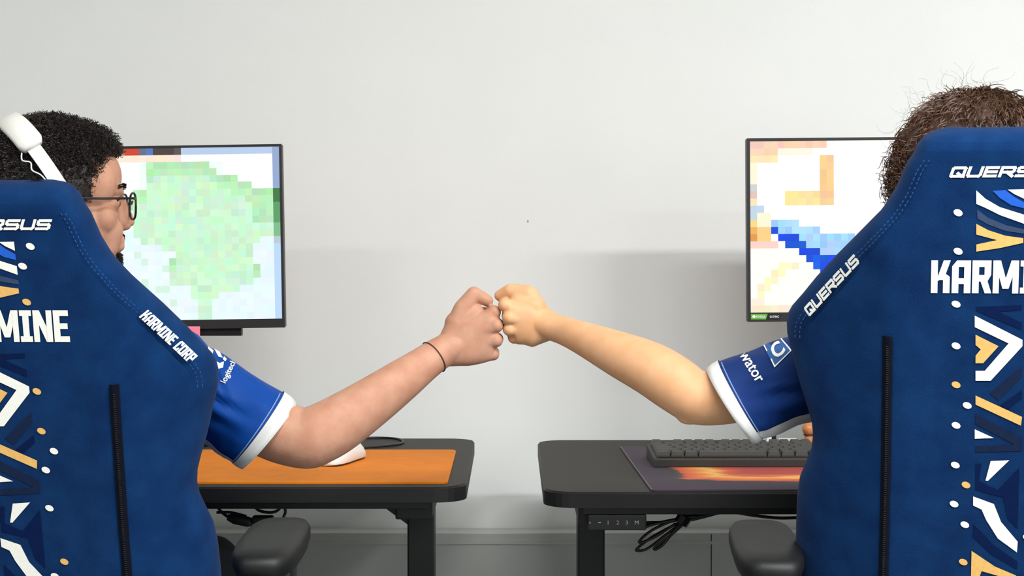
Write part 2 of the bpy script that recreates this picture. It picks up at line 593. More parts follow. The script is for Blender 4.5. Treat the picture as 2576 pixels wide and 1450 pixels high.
DOTS = [(2410, 535, 'w'), (2410, 632, 'w'), (2405, 765, 'w'), (2405, 870, 'w'), (2405, 968, 'o'), (2433, 1020, 'w'), (2405, 1070, 'w'), (2403, 1170, 'w'),
        (2430, 1220, 'o'), (2400, 1268, 'w'), (2427, 1320, 'w'), (2423, 1414, 'o')]
DOTSR = [(2619, 488, 'w'), (2592, 540, 'w'), (2592, 634, 'o'), (2592, 868, 'o'), (2592, 972, 'o'), (2620, 1025, 'w'), (2592, 1074, 'w'), (2590, 1174, 'w'), (2614, 1315, 'o'), (2584, 1352, 'w')]
PM = {'w': M_wprint, 'o': M_gold, 'n': M_navyp, 'b': M_bluep, 'g': M_greyp, 'd': M_darkp}


def word(fr, txt, style, origin, xdir, height, name, m, parent, width=None):
    """lettering on the backrest: origin = lower left in (u, v), xdir = reading direction"""
    quads, wtot = text_quads(txt, style)
    sx = (width / wtot) if width else height
    xd = Vector(xdir).normalized()
    yd = Vector((-xd.y, xd.x))
    out = []
    for q in quads:
        out.append([tuple(Vector(origin) + xd * (x * sx) + yd * (y * height)) for x, y in q])
    return decal(fr, out, name, m, parent, 0.0009 if abs(xd.y) < .1 else .0016)


def make_chair(fr, label, AX, AY, AROT, AH, WS, DROP):
    root = empty('gaming_chair', fr.root, fr.yaw)
    tag(root, label, 'gaming chair', 'navy gaming chairs')
    back = make_back(fr, root, WS)
    uv = lambda x, y: rframe.px2uv(x, y, rear_d)
    for (nm, c, poly) in PATTERN:
        decal(fr, [[uv(x, y) for x, y in poly]], nm, PM[c], back, 0.0006 if c in 'ndg' else 0.0009)
    # outline of the emblem band behind the shapes
    uvl = lambda x, y: lframe.px2uv(x, y, rear_d)
    for (x, y, c) in DOTS + DOTSR:
        u, v = uv(x, y)
        n = 12
        q = []
        for k in range(n):
            a = 2 * math.pi * k / n
            ex, ey = 0.0058 * math.cos(a), 0.0042 * math.sin(a)
            th = -0.45
            q.append((u + ex * math.cos(th) - ey * math.sin(th), v + ex * math.sin(th) + ey * math.cos(th)))
        decal(fr, [q], 'dot', PM[c], back, 0.0011)
    # lettering across the back
    (u0, v0), (u1, v1) = uv(2343, 737), uv(2343, 655)
    ur = 0.5 * (abs(u0) + uvl(178, 850)[0])
    word(fr, 'KARMINE', 'block', (-ur, v0), (1, 0), v1 - v0, 'lettering', M_wprint, back, 2 * ur)
    (u0, v0), (u1, v1) = uv(2386, 447), uv(2386, 419)
    ur = uvl(124, 570)[0]
    word(fr, 'QUERSUS', 'wide', (u0, v0), (1, 0), v1 - v0, 'maker_lettering', M_wprint, back, ur - u0)
    # lettering on the wings
    a, b = Vector(uv(2036, 797)), Vector(uv(2163, 660))
    word(fr, 'QUERSUS', 'wide', a, b - a, 0.0125, 'wing_lettering', M_wprint, back, (b - a).length)
    a, b = Vector(uvl(350, 797)), Vector(uvl(476, 914))
    word(fr, 'KARMINE CORP', 'block', a, b - a, 0.0140, 'wing_lettering', M_wprint, back, (b - a).length)
    # zip strips along the fold, starting below the wing
    vz = uv(2230, 845)[1]
    for sgn in (-1, 1):
        zs = MB()
        rows = [VBOT + 0.02 + (vz - VBOT - 0.02) * i / 60 for i in range(61)]
        prev = []
        for v in rows:
            r = interp(RIDGE, v)
            prev.append([fr.local(sgn * (r - 0.0062), v, rear_d(r - .0062, v) - .0014), fr.local(sgn * (r - .002), v, rear_d(r - .002, v) - .0034),
                         fr.local(sgn * (r + .002), v, rear_d(r + .002, v) - .0034), fr.local(sgn * (r + 0.0062), v, rear_d(r + .0062, v) - .0014)])
        zs.rings(prev, cap=False, closed=False)
        z = zs.build('zip_strip', M_zip, back)
        st = MB()
        for i in range(0, 150):
            v = VBOT + 0.03 + (vz - VBOT - 0.04) * i / 150
            r = interp(RIDGE, v)
            c0 = fr.local(sgn * r, v, rear_d(r, v) - .0036)
            st.box(c0 - Vector((.0016, .0008, .0007)), c0 + Vector((.0016, .0008, .0007)))
        tag(st.build('zip_teeth', M_black, z), kind='stuff')
        # stitched seams inside the rim
        for off, nm in ((0.008, 'rim_stitching'), (0.014, 'rim_stitching')):
            stt = MB()
            pts = []
            vv = -0.02
            while vv < VTOP - 0.03:
                w = interp(OUT, vv) * WS
                pts.append((sgn * (w - off - 0.004), vv))
                vv += 0.0012
            acc, start = 0.0, None
            for (p, q) in zip(pts[:-1], pts[1:]):
                L = math.hypot(q[0] - p[0], q[1] - p[1])
                if start is None and acc % 0.0062 < 0.0042:
                    start = p
                acc += L
                if start is not None and acc % 0.0062 >= 0.0042:
                    c = fr.local(start[0], start[1], rear_d(*start) + 0.0006)
                    d = fr.local(p[0], p[1], rear_d(*p) + 0.0006)
                    if (d - c).length > 0.001:
                        stt.tube([c, d], 0.0007, 4)
                    start = None
            if stt.v:
                tag(stt.build(nm, M_fabdark, back), kind='stuff')
    # seat, arms, base
    zseat = fr.zr - 0.475 - DROP
    seat = MB()
    rings = []
    for (f, hz) in ((0.90, -.075), (0.985, -.06), (1.0, -.03), (1.0, .005), (.975, .022), (.90, .032), (.5, .034)):
        ring = []
        for k in range(48):
            a = 2 * math.pi * k / 48
            ca, sa = math.cos(a), math.sin(a)
            x = math.copysign(abs(ca) ** 0.4, ca) * 0.27 * f
            y = math.copysign(abs(sa) ** 0.4, sa) * 0.255 * f
            ring.append((x, y + 0.02, zseat + hz + .014 * (abs(x) / .27) ** 4))
        rings.append(ring)
    seat.rings(rings)
    seat.build('seat', M_fabric, root, smooth=True, fixn=True)
    MB().box((-.13, -.16, zseat - .125), (.13, .14, zseat - .078), .008).build('mechanism', M_black, root)
    for sgn in (-1, 1):
        MB().box((sgn * .285 - .012, -.30, zseat - .07), (sgn * .285 + .012, -.16, fr.zr - .35), .006).build('back_bracket', M_black, root)
        ax = sgn * AX
        ay = AY
        arm = MB().tube([(sgn * .12, 0, zseat - .1), (sgn * .30, 0, zseat - .1), (sgn * .315, 0, zseat - .085), (sgn * .305, -.03, zseat + .03), (ax, ay + .04, zseat + .16 + AH)], .018, 12)
        armo = arm.build('armrest', M_black, root, smooth=True)
        MB().box((ax - .026, ay + .01, zseat + .10), (ax + .026, ay + .07, zseat + .175 + AH), .008).build('arm_sleeve', M_black, armo, smooth=True)
        pad = MB()
        rings = []
        zt = zseat + .20 + AH
        for (f, hz) in ((.72, -.026), (.92, -.022), (1, -.008), (1, .002), (.93, .010), (.6, .012)):
            ring = []
            for a in [2 * math.pi * k / 36 for k in range(36)]:
                lx = math.copysign(abs(math.cos(a)) ** .6, math.cos(a)) * .047 * f
                ly = math.copysign(abs(math.sin(a)) ** .6, math.sin(a)) * .135 * f
                ring.append((ax + lx * math.cos(AROT) - ly * math.sin(AROT), ay + lx * math.sin(AROT) + ly * math.cos(AROT), zt + hz + .05 * ly))
            rings.append(ring)
        pad.rings(rings)
        pad.build('arm_pad', M_armpad, armo, smooth=True, fixn=True)
    MB().tube([(0, 0, .09), (0, 0, .28)], .035, 18).tube([(0, 0, .26), (0, 0, zseat - .1)], .022, 18).build('gas_lift', M_black, root, smooth=False)
    for k in range(5):
        a = 2 * math.pi * k / 5 + math.pi / 2 - fr.yaw
        d = Vector((math.cos(a), math.sin(a), 0))
        leg = MB().tube([Vector((0, 0, .12)), d * .15 + Vector((0, 0, .115)), d * .33 + Vector((0, 0, .085))], [.04, .032, .02], 10)
        lg = leg.build('leg', M_black, root, smooth=True)
        cs = MB()
        t = Vector((-d.y, d.x, 0))
        c = d * .33 + Vector((0, 0, .031))
        cs.tube([c - t * .026, c - t * .008], .031, 18).tube([c + t * .008, c + t * .026], .031, 18)
        cs.tube([c, c + Vector((0, 0, .05))], .007, 8)
        cs.build('caster', M_black, lg)
    return root


chairR = make_chair(rframe, 'navy gaming chair with high back on the right, behind the curly-haired person', .295, -.19, math.radians(8), -.03 + .04, 1.022, .04)
chairL = make_chair(lframe, 'navy gaming chair on the left, set lower, behind the person with a white headset', .292, -.09, 0.0, .02, .968, .0)


# ------------------------------------------------------------------ desks
HD = 0.386
ZD = CAM_Z - HD          # top of the desks


def desk_point(px, py):
    d = px_dir(px, py)
    t = -HD / d.z
    return CAMP + d * t


def rounded_rect(x0, x1, y0, y1, r, n=7):
    pts = []
    for cx, cy, a0 in ((x1 - r, y0 + r, -90), (x1 - r, y1 - r, 0), (x0 + r, y1 - r, 90), (x0 + r, y0 + r, 180)):
        for k in range(n + 1):
            a = math.radians(a0 + 90 * k / n)
            pts.append((cx + r * math.cos(a), cy + r * math.sin(a)))
    return pts


def make_desk(x0, x1, y0, y1, label, inner):
    root = empty('gaming_desk', ((x0 + x1) / 2, (y0 + y1) / 2, 0))
    off = root.location
    tag(root, label, 'desk', 'black gaming desks')
    th = 0.025
    pts = rounded_rect(x0, x1, y0, y1, .05)
    sm = rounded_rect(x0 + .0025, x1 - .0025, y0 + .0025, y1 - .0025, .0475)
    body = MB().rings([[(x, y, ZD - th) for x, y in pts], [(x, y, ZD - .003) for x, y in pts], [(x, y, ZD - .0008) for x, y in sm]])
    body.build('tabletop_board', M_deskedge, root, off=off, fixn=True)
    MB().rings([[(x, y, ZD - .0009) for x, y in sm], [(x, y, ZD) for x, y in sm]]).build('tabletop_surface', M_desk, root, off=off, fixn=True)
    zb = ZD - th
    yl = y0 + .27
    for side in (-1, 1):
        xe = x0 + .19 if side < 0 else x1 - .19
        xe = x0 + (.085) if side < 0 else x1 - .085
        lg = MB().box((xe - .023, yl - .035, .03), (xe + .023, yl + .035, zb - .035), .003).build('leg', M_steel, root, off=off)
        MB().box((xe - .04, y0 + .05, 0), (xe + .04, y1 - .05, .03), .006).build('foot', M_steel, lg, off=off)
        MB().box((xe - .03, y0 + .04, zb - .034), (xe + .03, y1 - .04, zb), .003).build('side_bracket', M_steel, root, off=off)
        s = -side
        g0 = xe + s * .023
        gus = MB()
        for yy in (yl - .033, yl + .033):
            gus.add([(g0, yy, zb - .012), (g0 + s * .085, yy, zb - .012), (g0, yy, zb - .075)], [(0, 1, 2)])
        gus.f += [(0, 1, 4, 3), (1, 2, 5, 4), (2, 0, 3, 5)]
        gus.build('gusset', M_steel, root, off=off, fixn=True)
    MB().box((x0 + .06, y0 + .012, zb - .012), (x1 - .06, y0 + .04, zb), .002).build('front_rail', M_steel, root, off=off)
    MB().box((x0 + .12, yl - .03, zb - .045), (x1 - .12, yl + .03, zb - .012), .003).build('cross_beam', M_steel, root, off=off)
    return root


DL = (-0.0735 - 1.40, -0.0735, desk_point(800, 1226).y, desk_point(800, 1103.5).y)
DR = (0.0500, 0.0500 + 1.40, desk_point(1700, 1239).y, desk_point(1700, 1107.5).y)
deskL = make_desk(*DL, 'black desk on the left with an orange desk mat on it', 1)
deskR = make_desk(*DR, 'black desk on the right with a keyboard on it', -1)

# control box under the right desk edge
zb = ZD - .025
c0, c1 = P(1478, 1284, DR[2] + .03), P(1624, 1318, DR[2] + .03)
panel = MB().box((c0.x, DR[2] + .012, zb - .037), (c1.x, DR[2] + .085, zb - .012), .0025).build('control_panel', M_blackmatte, deskR, off=deskR.location)


def text_mesh(txt, size=1.0, shear=0.0, offset=0.0):
    cu = bpy.data.curves.new('t', 'FONT')
    cu.body = txt
    cu.size = size
    cu.shear = shear
    cu.offset = offset
    cu.resolution_u = 3
    o = bpy.data.objects.new('t', cu)
    C.objects.link(o)
    dg = bpy.context.evaluated_depsgraph_get()
    me = bpy.data.meshes.new_from_object(o.evaluated_get(dg))
    bpy.data.objects.remove(o)
    bm = bmesh.new()
    bm.from_mesh(me)
    bmesh.ops.triangulate(bm, faces=bm.faces)
    vs = [v.co.copy() for v in bm.verts]
    bm.verts.index_update()
    fs = [tuple(v.index for v in f.verts) for f in bm.faces]
    bm.free()
    return vs, fs


def flat_text(txt, origin, xdir, ydir, height, name, m, parent, off, width=None, shear=0.0, bold=0.0):
    vs, fs = text_mesh(txt, 1.0, shear, bold)
    x0, x1 = min(v.x for v in vs), max(v.x for v in vs)
    y0, y1 = min(v.y for v in vs), max(v.y for v in vs)
    sy = height / (y1 - y0)
    sx = width / (x1 - x0) if width else sy
    mb = MB().add([Vector(origin) + Vector(xdir) * ((v.x - x0) * sx) + Vector(ydir) * ((v.y - y0) * sy) for v in vs], fs)
    return mb.build(name, m, parent, off=off)


M_mark = mat('grey_legend', (170, 170, 168), rough=0.5)
for ch, px in (('^', 1485), ('-', 1508), ('1', 1532), ('2', 1554), ('3', 1577), ('M', 1600)):
    o = P(px - 3, 1300, DR[2] + .0115)
    hgt = .0016 if ch == '-' else (.003 if ch == '^' else .0062)
    flat_text(ch, (o.x, DR[2] + .0115, zb - .0245 - hgt / 2), (1, 0, 0), (0, 0, 1), hgt, 'button_mark', M_mark, panel, deskR.location)

# ------------------------------------------------------------------ desk mats
xr = -0.1037
ym0, ym1 = desk_point(800, 1219).y, desk_point(800, 1137).y
pts = rounded_rect(xr - .78, xr, ym0, ym1, .014, 4)
pin = rounded_rect(xr - .78 + .0015, xr - .0015, ym0 + .0015, ym1 - .0015, .0125, 4)
matL = MB().rings([[(x, y, ZD + .0002) for x, y in pts], [(x, y, ZD + .003) for x, y in pts], [(x, y, ZD + .0042) for x, y in pin]])
matL = tag(matL.build('desk_mat', M_orange, None, fixn=True), 'plain orange desk mat lying on the left desk', 'desk mat')

# right mat with a flame print
mm = bpy.data.materials.new('printed_cloth_mat')
mm.use_nodes = True
nt = mm.node_tree
bs = nt.nodes['Principled BSDF']
bs.inputs['Roughness'].default_value = 0.8
tc = nt.nodes.new('ShaderNodeTexCoord')
sp = nt.nodes.new('ShaderNodeSeparateXYZ')
nz = nt.nodes.new('ShaderNodeTexNoise'); nz.inputs['Scale'].default_value = 14; nz.inputs['Detail'].default_value = 5
mp = nt.nodes.new('ShaderNodeMapping'); mp.inputs['Scale'].default_value = (0.55, 1.6, 1)
nt.links.new(tc.outputs['Object'], mp.inputs['Vector'])
nt.links.new(mp.outputs['Vector'], nz.inputs['Vector'])
nt.links.new(tc.outputs['Object'], sp.inputs[0])


def mth(op, a, b):
    n = nt.nodes.new('ShaderNodeMath'); n.operation = op
    for i, x in enumerate((a, b)):
        if isinstance(x, (int, float)):
            n.inputs[i].default_value = x
        else:
            nt.links.new(x, n.inputs[i])
    return n.outputs[0]


# object origin sits on the front-left corner of the mat: x to the right, y away
wob = mth('MULTIPLY', mth('SUBTRACT', nz.outputs['Fac'], 0.5), 0.10)
yy = mth('ADD', sp.outputs[1], wob)
xx = mth('ADD', sp.outputs[0], mth('MULTIPLY', wob, 0.8))
# flame field: rises to the right of x = 0.075 and above y = 0.085 - 0.1 * x
fl = mth('MINIMUM', mth('MULTIPLY', mth('SUBTRACT', xx, 0.068), 0.8), mth('SUBTRACT', mth('ADD', yy, mth('MULTIPLY', sp.outputs[0], 0.10)), 0.115))
rp = nt.nodes.new('ShaderNodeValToRGB')
rp.color_ramp.interpolation = 'LINEAR'
els = rp.color_ramp.elements
els[0].position = 0.0; els[0].color = srgb(62, 50, 66)
els[1].position = 1.0; els[1].color = srgb(168, 70, 62)
for p, c in ((0.46, (66, 56, 66)), (0.49, (90, 76, 62)), (0.505, (205, 88, 66)), (0.60, (232, 130, 66)), (0.70, (240, 184, 98)), (0.80, (206, 92, 62)), (0.9, (170, 72, 64))):
    e = els.new(p); e.color = srgb(*c)
nt.links.new(mth('ADD', mth('MULTIPLY', fl, 4.5), 0.5), rp.inputs['Fac'])
nt.links.new(rp.outputs['Color'], bs.inputs['Base Color'])
a = desk_point(1632, 1236)
ym0, ym1 = DR[2] + .004, desk_point(1600, 1128).y
pts = rounded_rect(0, .70, 0, ym1 - ym0, .012, 4)
pin = rounded_rect(.0012, .6988, .0012, ym1 - ym0 - .0012, .011, 4)
matR = MB().rings([[(x, y, 0) for x, y in pts], [(x, y, .0022) for x, y in pts], [(x, y, .003) for x, y in pin]]).build('desk_mat', mm, None, fixn=True)
matR.location = (0.2165, ym0, ZD + .0002)
matR.rotation_euler = (0, 0, math.radians(1.3))
tag(matR, 'dark printed desk mat with red and yellow flames under the keyboard', 'desk mat')
edge = MB().tube([(.002, .004, .0028), (.0012, (ym1 - ym0) / 2, .0028), (.002, ym1 - ym0 - .004, .0028)], .0009, 5).build('stitched_edge', mat('pale_edge', (128, 124, 118), 0.8), matR)

# ------------------------------------------------------------------ keyboard
kb_l, kb_y0 = P(1644, 1184, 2.834).x, 2.834
kb = empty('keyboard', (kb_l, kb_y0, ZD + .0035), math.radians(0.6))
tag(kb, 'dark grey mechanical keyboard on the printed mat of the right desk', 'keyboard')
KW, KDp = 0.448, 0.132
sec = [(0, 0), (0, .013), (.004, .0155), (KDp - .003, .0245), (KDp, .022), (KDp, 0)]
MB().rings([[(x, y, z) for y, z in sec] for x in (0, .0015, KW - .0015, KW)]).build('case', M_kbody, kb, fixn=True, bevel=.0008)
MB().add([(.006, .007, .0160), (KW - .006, .007, .0160), (KW - .006, KDp - .006, .0250), (.006, KDp - .006, .0250)], [(0, 1, 2, 3)]).build('dark_gap_plate', M_black, kb)  # black sheet added so the gaps between keys are shaded by colour
MB().box((.004, .001, -.0006), (KW - .004, KDp - .002, .0003)).build('rubber_foot', M_black, kb)
PIT = 0.01905
key_rows = [[1.25, 1.25, 1.25, 6.25, 1.25, 1.25, 1.25, 1.25], [2.25] + [1] * 10 + [2.75], [1.75] + [1] * 11 + [2.25],
            [1.5] + [1] * 12 + [1.5], [1] * 13 + [2], [1, -1, 1, 1, 1, 1, -.5, 1, 1, 1, 1, -.5, 1, 1, 1, 1]]
kmesh = {}


def key_mesh(wd):
    if wd not in kmesh:
        hw = wd * PIT - .0011
        hd = PIT - .0011
        ins = .0024
        lo = [(0, 0, 0), (hw, 0, 0), (hw, hd, 0), (0, hd, 0)]
        mi = [(.0006, .0006, .003), (hw - .0006, .0006, .003), (hw - .0006, hd - .0006, .003), (.0006, hd - .0006, .003)]
        hi = [(ins, .0022, .0082), (hw - ins, .0022, .0082), (hw - ins, hd - .0028, .0090), (ins, hd - .0028, .0090)]
        me = MB().rings([lo, mi, hi]).mesh('key')
        me.materials.append(M_key)
        kmesh[wd] = me
    return kmesh[wd]


tilt = math.atan2(.0245 - .0155, KDp - .007)
for r, row in enumerate(key_rows):
    x = .007
    y = .008 + r * PIT
    if r == 5:
        y += .0035
    cols = list(row)
    cols += [-.25, 1, 1, 1] if r in (0, 3, 4, 5) else ([-1.25, 1, -1] if r == 1 else [])
    for wd in cols:
        if wd > 0:
            k = bpy.data.objects.new('key', key_mesh(wd))
            k.location = (x, y, .0155 + (y - .004) * math.tan(tilt) + .001)
            k.rotation_euler = (tilt, 0, 0)
            C.objects.link(k)
            k.parent = kb
        x += abs(wd) * PIT

# ------------------------------------------------------------------ mouse and its cable on the left desk
mc = desk_point(848, 1168)
ms = empty('computer_mouse', (mc.x, mc.y, ZD + .0044), math.radians(72))
ms.scale = (1.1, 1.1, 1.3)
tag(ms, 'white computer mouse on the orange mat, partly behind the elbow', 'mouse')
prof = [(-.062, .004, .018), (-.058, .014, .026), (-.045, .027, .031), (-.02, .037, .032), (.01, .037, .030), (.035, .030, .030), (.052, .020, .028), (.061, .009, .022), (.063, .004, .016)]
rings = []
for (x, hh, hw) in prof:
    ring = []
    for k in range(20):
        a_ = 2 * math.pi * k / 20
        z = math.sin(a_)
        ring.append((x, hw * math.copysign(abs(math.cos(a_)) ** .75, math.cos(a_)), .003 + max(0, z) * hh + min(0, z) * .0022))
    rings.append(ring)
MB().rings(rings).build('shell', M_white, ms, smooth=True, fixn=True)
MB().add([(x * .97, math.copysign(1, s_) * hw * .93, z) for z in (.0004, .0028) for s_ in (1,) for (x, hh, hw) in prof] + [(x * .97, -hw * .93, z) for z in (.0004, .0028) for (x, hh, hw) in prof],
         [(i, i + 1, 9 + i + 1, 9 + i) for i in range(8)] + [(18 + i, 18 + i + 1, 27 + i + 1, 27 + i) for i in range(8)] + [(i, i + 1, 18 + i + 1, 18 + i) for i in range(8)] + [(9 + i, 9 + i + 1, 27 + i + 1, 27 + i) for i in range(8)]).build('sole', M_black, ms, fixn=True)
MB().tube([(.03, -.0035, .034), (.03, .0035, .034)], .009, 14).build('scroll_wheel', M_black, ms)
MB().tube([(.022, 0, .0352), (.045, 0, .0285), (.06, 0, .014)], .0006, 4).build('button_gap', M_black, ms)
cpts = [desk_point(*p) for p in ((860, 1112), (915, 1106), (960, 1105), (1000, 1108), (1014, 1115), (1000, 1122), (960, 1127), (900, 1131), (840, 1133))]
cpts = [Vector((p.x, min(p.y, DL[3] - .01), ZD + .0026)) for p in cpts]
tag(MB().tube(smoothcurve(cpts, 8), .0022, 6).build('black_cable', M_black, None, smooth=True), 'thin black cable looped on the left desk behind the orange mat', 'cable')

# ------------------------------------------------------------------ monitors
def in_poly(x, y, poly):
    ins = False
    for (x0, y0), (x1, y1) in zip(poly, poly[1:] + poly[:1]):
        if (y0 > y) != (y1 > y) and x < (x1 - x0) * (y - y0) / (y1 - y0) + x0:
            ins = not ins
    return ins


GREEN = [(372, 420), (425, 402), (512, 402), (550, 437), (640, 470), (692, 480), (692, 597), (640, 612), (625, 650), (655, 690), (640, 720), (570, 735), (522, 770),
         (530, 812), (497, 812), (495, 760), (465, 725), (412, 705), (440, 632), (390, 622), (330, 600), (325, 490), (372, 470)]


def screenL(x, y, rr):
    j = lambda c, a: tuple(min(255, max(0, v + a * (rr.random() - .5))) for v in c)
    if y < 384:
        for lim, c in ((300, (196, 118, 84)), (320, (190, 120, 92)), (356, (206, 70, 50)), (374, (96, 112, 140)), (390, (84, 122, 190)), (440, (74, 66, 64)), (462, (90, 86, 84)), (692, (182, 204, 232))):
            if x < lim:
                return c
    if x > 690:
        if y < 486: return (150, 170, 208)
        if y < 506: return (66, 122, 70)
        if y < 560: return (92, 158, 104)
        if y < 598: return (126, 188, 140)
        if y < 612: return (184, 200, 212)
        return (186, 216, 246)
    if in_poly(x, y, GREEN):
        top = in_poly(x, y - 20, GREEN)
        top2 = in_poly(x, y - 40, GREEN)
        if not top: return j((180, 230, 180), 22)
        if not top2: return j((188, 236, 190), 18)
        if x > 640 and y < 560: return j((182, 232, 186), 18)
        return j((203, 243, 208), 20)
    if y < 402: return j((252, 228, 212), 14) if x < 462 else (255, 255, 255)
    if y < 418 and x < 420: return j((214, 212, 214), 40) if x > 300 else (252, 246, 242)
    if y < 480: return (255, 255, 255) if x > 560 or x < 355 else (238, 252, 246)
    if y < 560: return (255, 255, 255)
    if y > 640 and x < 480: return j((234, 248, 254), 10) if rr.random() > .25 else (212, 242, 222)
    return j((230, 246, 255), 10)


BLUE1 = [(1945, 545), (1995, 545), (2015, 560), (2080, 580), (2115, 592), (2165, 598), (2165, 645), (2110, 650), (2075, 635), (2040, 615), (1975, 592), (1945, 578)]
BLUE2 = [(1940, 576), (1962, 576), (1998, 592), (2040, 622), (2115, 650), (2100, 690), (2062, 690), (2030, 650), (1990, 618), (1960, 600)]


def screenR(x, y, rr):
    j = lambda c, a: tuple(min(255, max(0, v + a * (rr.random() - .5))) for v in c)
    if y > 782:
        return (58, 58, 56)
    if in_poly(x, y, BLUE2): return j((4, 82, 226), 36)
    if in_poly(x, y, BLUE1): return j((164, 212, 255), 30)
    if 2068 < x < 2103 and 385 < y < 508: return j((250, 206, 146), 20)
    if 1980 < x < 2103 and 475 < y < 508: return j((253, 226, 158), 16)
    if 2010 < x < 2070 and 475 < y < 490: return (250, 216, 180)
    if y < 366: return j((250, 206, 180), 18) if x < 2086 else (255, 252, 246)
    if y < 384: return j((250, 208, 182), 16) if x < 1960 else ((254, 244, 224) if x < 2050 else (255, 255, 252))
    if y < 402 and x < 1960: return j((254, 228, 180), 16)
    if x < 1908:
        if y < 456: return (255, 244, 216)
        if y < 474: return (206, 208, 210)
        if y < 492: return (222, 196, 182)
        if y < 510: return (254, 226, 190)
        if y < 542: return (192, 212, 228)
        if y < 562: return (250, 214, 136)
        if y < 580: return (236, 178, 96)
        if y < 598: return (228, 152, 74)
        if y < 612: return (252, 220, 208)
    if x < 1926 and 506 < y < 526: return (192, 214, 236)
    if x < 1935 and 560 < y < 598: return (248, 208, 134)
    if 1926 < x < 1944 and 560 < y < 598: return (128, 148, 178)
    if x < 1942 and 530 < y < 562: return (255, 244, 214)
    if x < 1960 and 598 < y < 614: return (248, 210, 196)
    t = (x - 1900) * .78 + (y - 735)
    if abs(t) < 16 and 1905 < x < 2020 and 655 < y < 740: return j((255, 242, 196), 14)
    if y > 770: return j((250, 228, 204), 20) if x < 2010 else (240, 236, 232)
    if y > 740 and x < 1915: return (254, 236, 220)
    if y > 610 and x < 2060: return (255, 253, 244)
    return (255, 255, 254)


def make_monitor(label, cx, y, ztop, zbot, width, roll, yaw, fun, pxof, bez, chin, cat='monitor'):
    """screen in the XZ plane; local x right, z up, origin under the stand on the desk"""
    root = empty('monitor', (cx, y, ZD), yaw)
    tag(root, label, cat, 'monitors on the desks')
    zt, zbm = ztop - ZD, zbot - ZD
    zc = (zt + zbm) / 2
    RO = Matrix.Rotation(roll, 4, 'Y')

    def ro(v):
        v = Vector(v)
        q = RO @ Vector((v.x, 0, v.z - zc))
        return Vector((q.x, v.y, q.z + zc))
    hw = width / 2
    h = MB().box((-hw, 0, zbm), (hw, .022, zt), .002)
    h.box((-.2, .022, zbm + .05), (.2, .055, zt - .06), .012)
    h.v = [ro(v) for v in h.v]
    h.build('housing', M_black, root)
    f = MB().box((-hw, -.004, zt - bez), (hw, 0, zt)).box((-hw, -.004, zbm), (hw, 0, zbm + chin))
    f.box((-hw, -.004, zbm + chin), (-hw + bez, 0, zt - bez)).box((hw - bez, -.004, zbm + chin), (hw, 0, zt - bez))
    f.v = [ro(v) for v in f.v]
    bz = f.build('bezel', M_blackmatte, root)
    # the lit panel: one face for each block of colour
    cell = 0.01283
    x0, x1, z0, z1 = -hw + bez, hw - bez, zbm + chin, zt - bez
    nx, nz_ = int(round((x1 - x0) / cell)), int(round((z1 - z0) / cell))
    me_v, me_f, cols = [], [], []
    rr = random.Random(3)
    for j_ in range(nz_ + 1):
        for i in range(nx + 1):
            me_v.append(ro((x0 + (x1 - x0) * i / nx, -.0012, z0 + (z1 - z0) * j_ / nz_)))
    for j_ in range(nz_):
        for i in range(nx):
            me_f.append((j_ * (nx + 1) + i, j_ * (nx + 1) + i + 1, (j_ + 1) * (nx + 1) + i + 1, (j_ + 1) * (nx + 1) + i))
            px, py = pxof(x0 + (x1 - x0) * (i + .5) / nx, z0 + (z1 - z0) * (j_ + .5) / nz_)
            cols.append(srgb(*fun(px, py, rr)))
    mb = MB().add(me_v, me_f)
    sc = mb.build('screen', None, root)
    at = sc.data.color_attributes.new('picture', 'FLOAT_COLOR', 'CORNER')
    for p in sc.data.polygons:
        for li in p.loop_indices:
            at.data[li].color = cols[p.index]
    sm_ = bpy.data.materials.get('lit_screen')
    if not sm_:
        sm_ = bpy.data.materials.new('lit_screen')
        sm_.use_nodes = True
        n = sm_.node_tree
        b_ = n.nodes['Principled BSDF']
        b_.inputs['Base Color'].default_value = (.01, .01, .01, 1)
        b_.inputs['Roughness'].default_value = .6
        b_.inputs['Specular IOR Level'].default_value = .1
        va = n.nodes.new('ShaderNodeVertexColor'); va.layer_name = 'picture'
        n.links.new(va.outputs['Color'], b_.inputs['Emission Color'])
        b_.inputs['Emission Strength'].default_value = 0.98
    sc.data.materials.append(sm_)
    # stand
    MB().box((-.03, .125, .012), (.03, .15, zc), .004).box((-.03, .05, zc - .03), (.03, .15, zc + .03), .004).build('stand_neck', M_black, root)
    MB().box((-.12, .12, 0), (.12, .22, .012), .004).build('stand_base', M_black, root)
    return root, bz, ro, zt, zbm, hw


DM = 3.03
pxm = F / DM
tl = P(708, 368, DM); bl = P(716, 833, DM)
wL = 0.560
xr_ = (tl.x + bl.x) / 2
cxL = xr_ - wL / 2
monL, bzL, roL, ztL, zbL, hwL = make_monitor('monitor with a green pixelated picture behind the left chair', cxL, DM + .004, tl.z, bl.z + .002, wL,
    math.radians(-0.85), 0, screenL, lambda x, z: (712 + (x - wL / 2) * pxm, 615 - (z + ZD - CAM_Z) * pxm), .0045, .0165)
# lower lip and sticky note
g = MB()
for q in ((P(495, 836, DM), P(606, 846, DM)),):
    g.box((q[0].x - cxL - .06, .003, q[1].z - ZD), (q[1].x - cxL, .020, q[0].z - ZD + .012), .001)
g.build('lower_lip', M_black, monL)
q0, q1 = P(470, 822, DM - .006), P(502, 852, DM - .006)
tag(MB().box((q0.x, DM - .0016, q1.z), (q1.x, DM - .0010, q0.z)).build('sticky_note', M_pink), 'pink sticky note under the screen of the left monitor', 'sticky note')

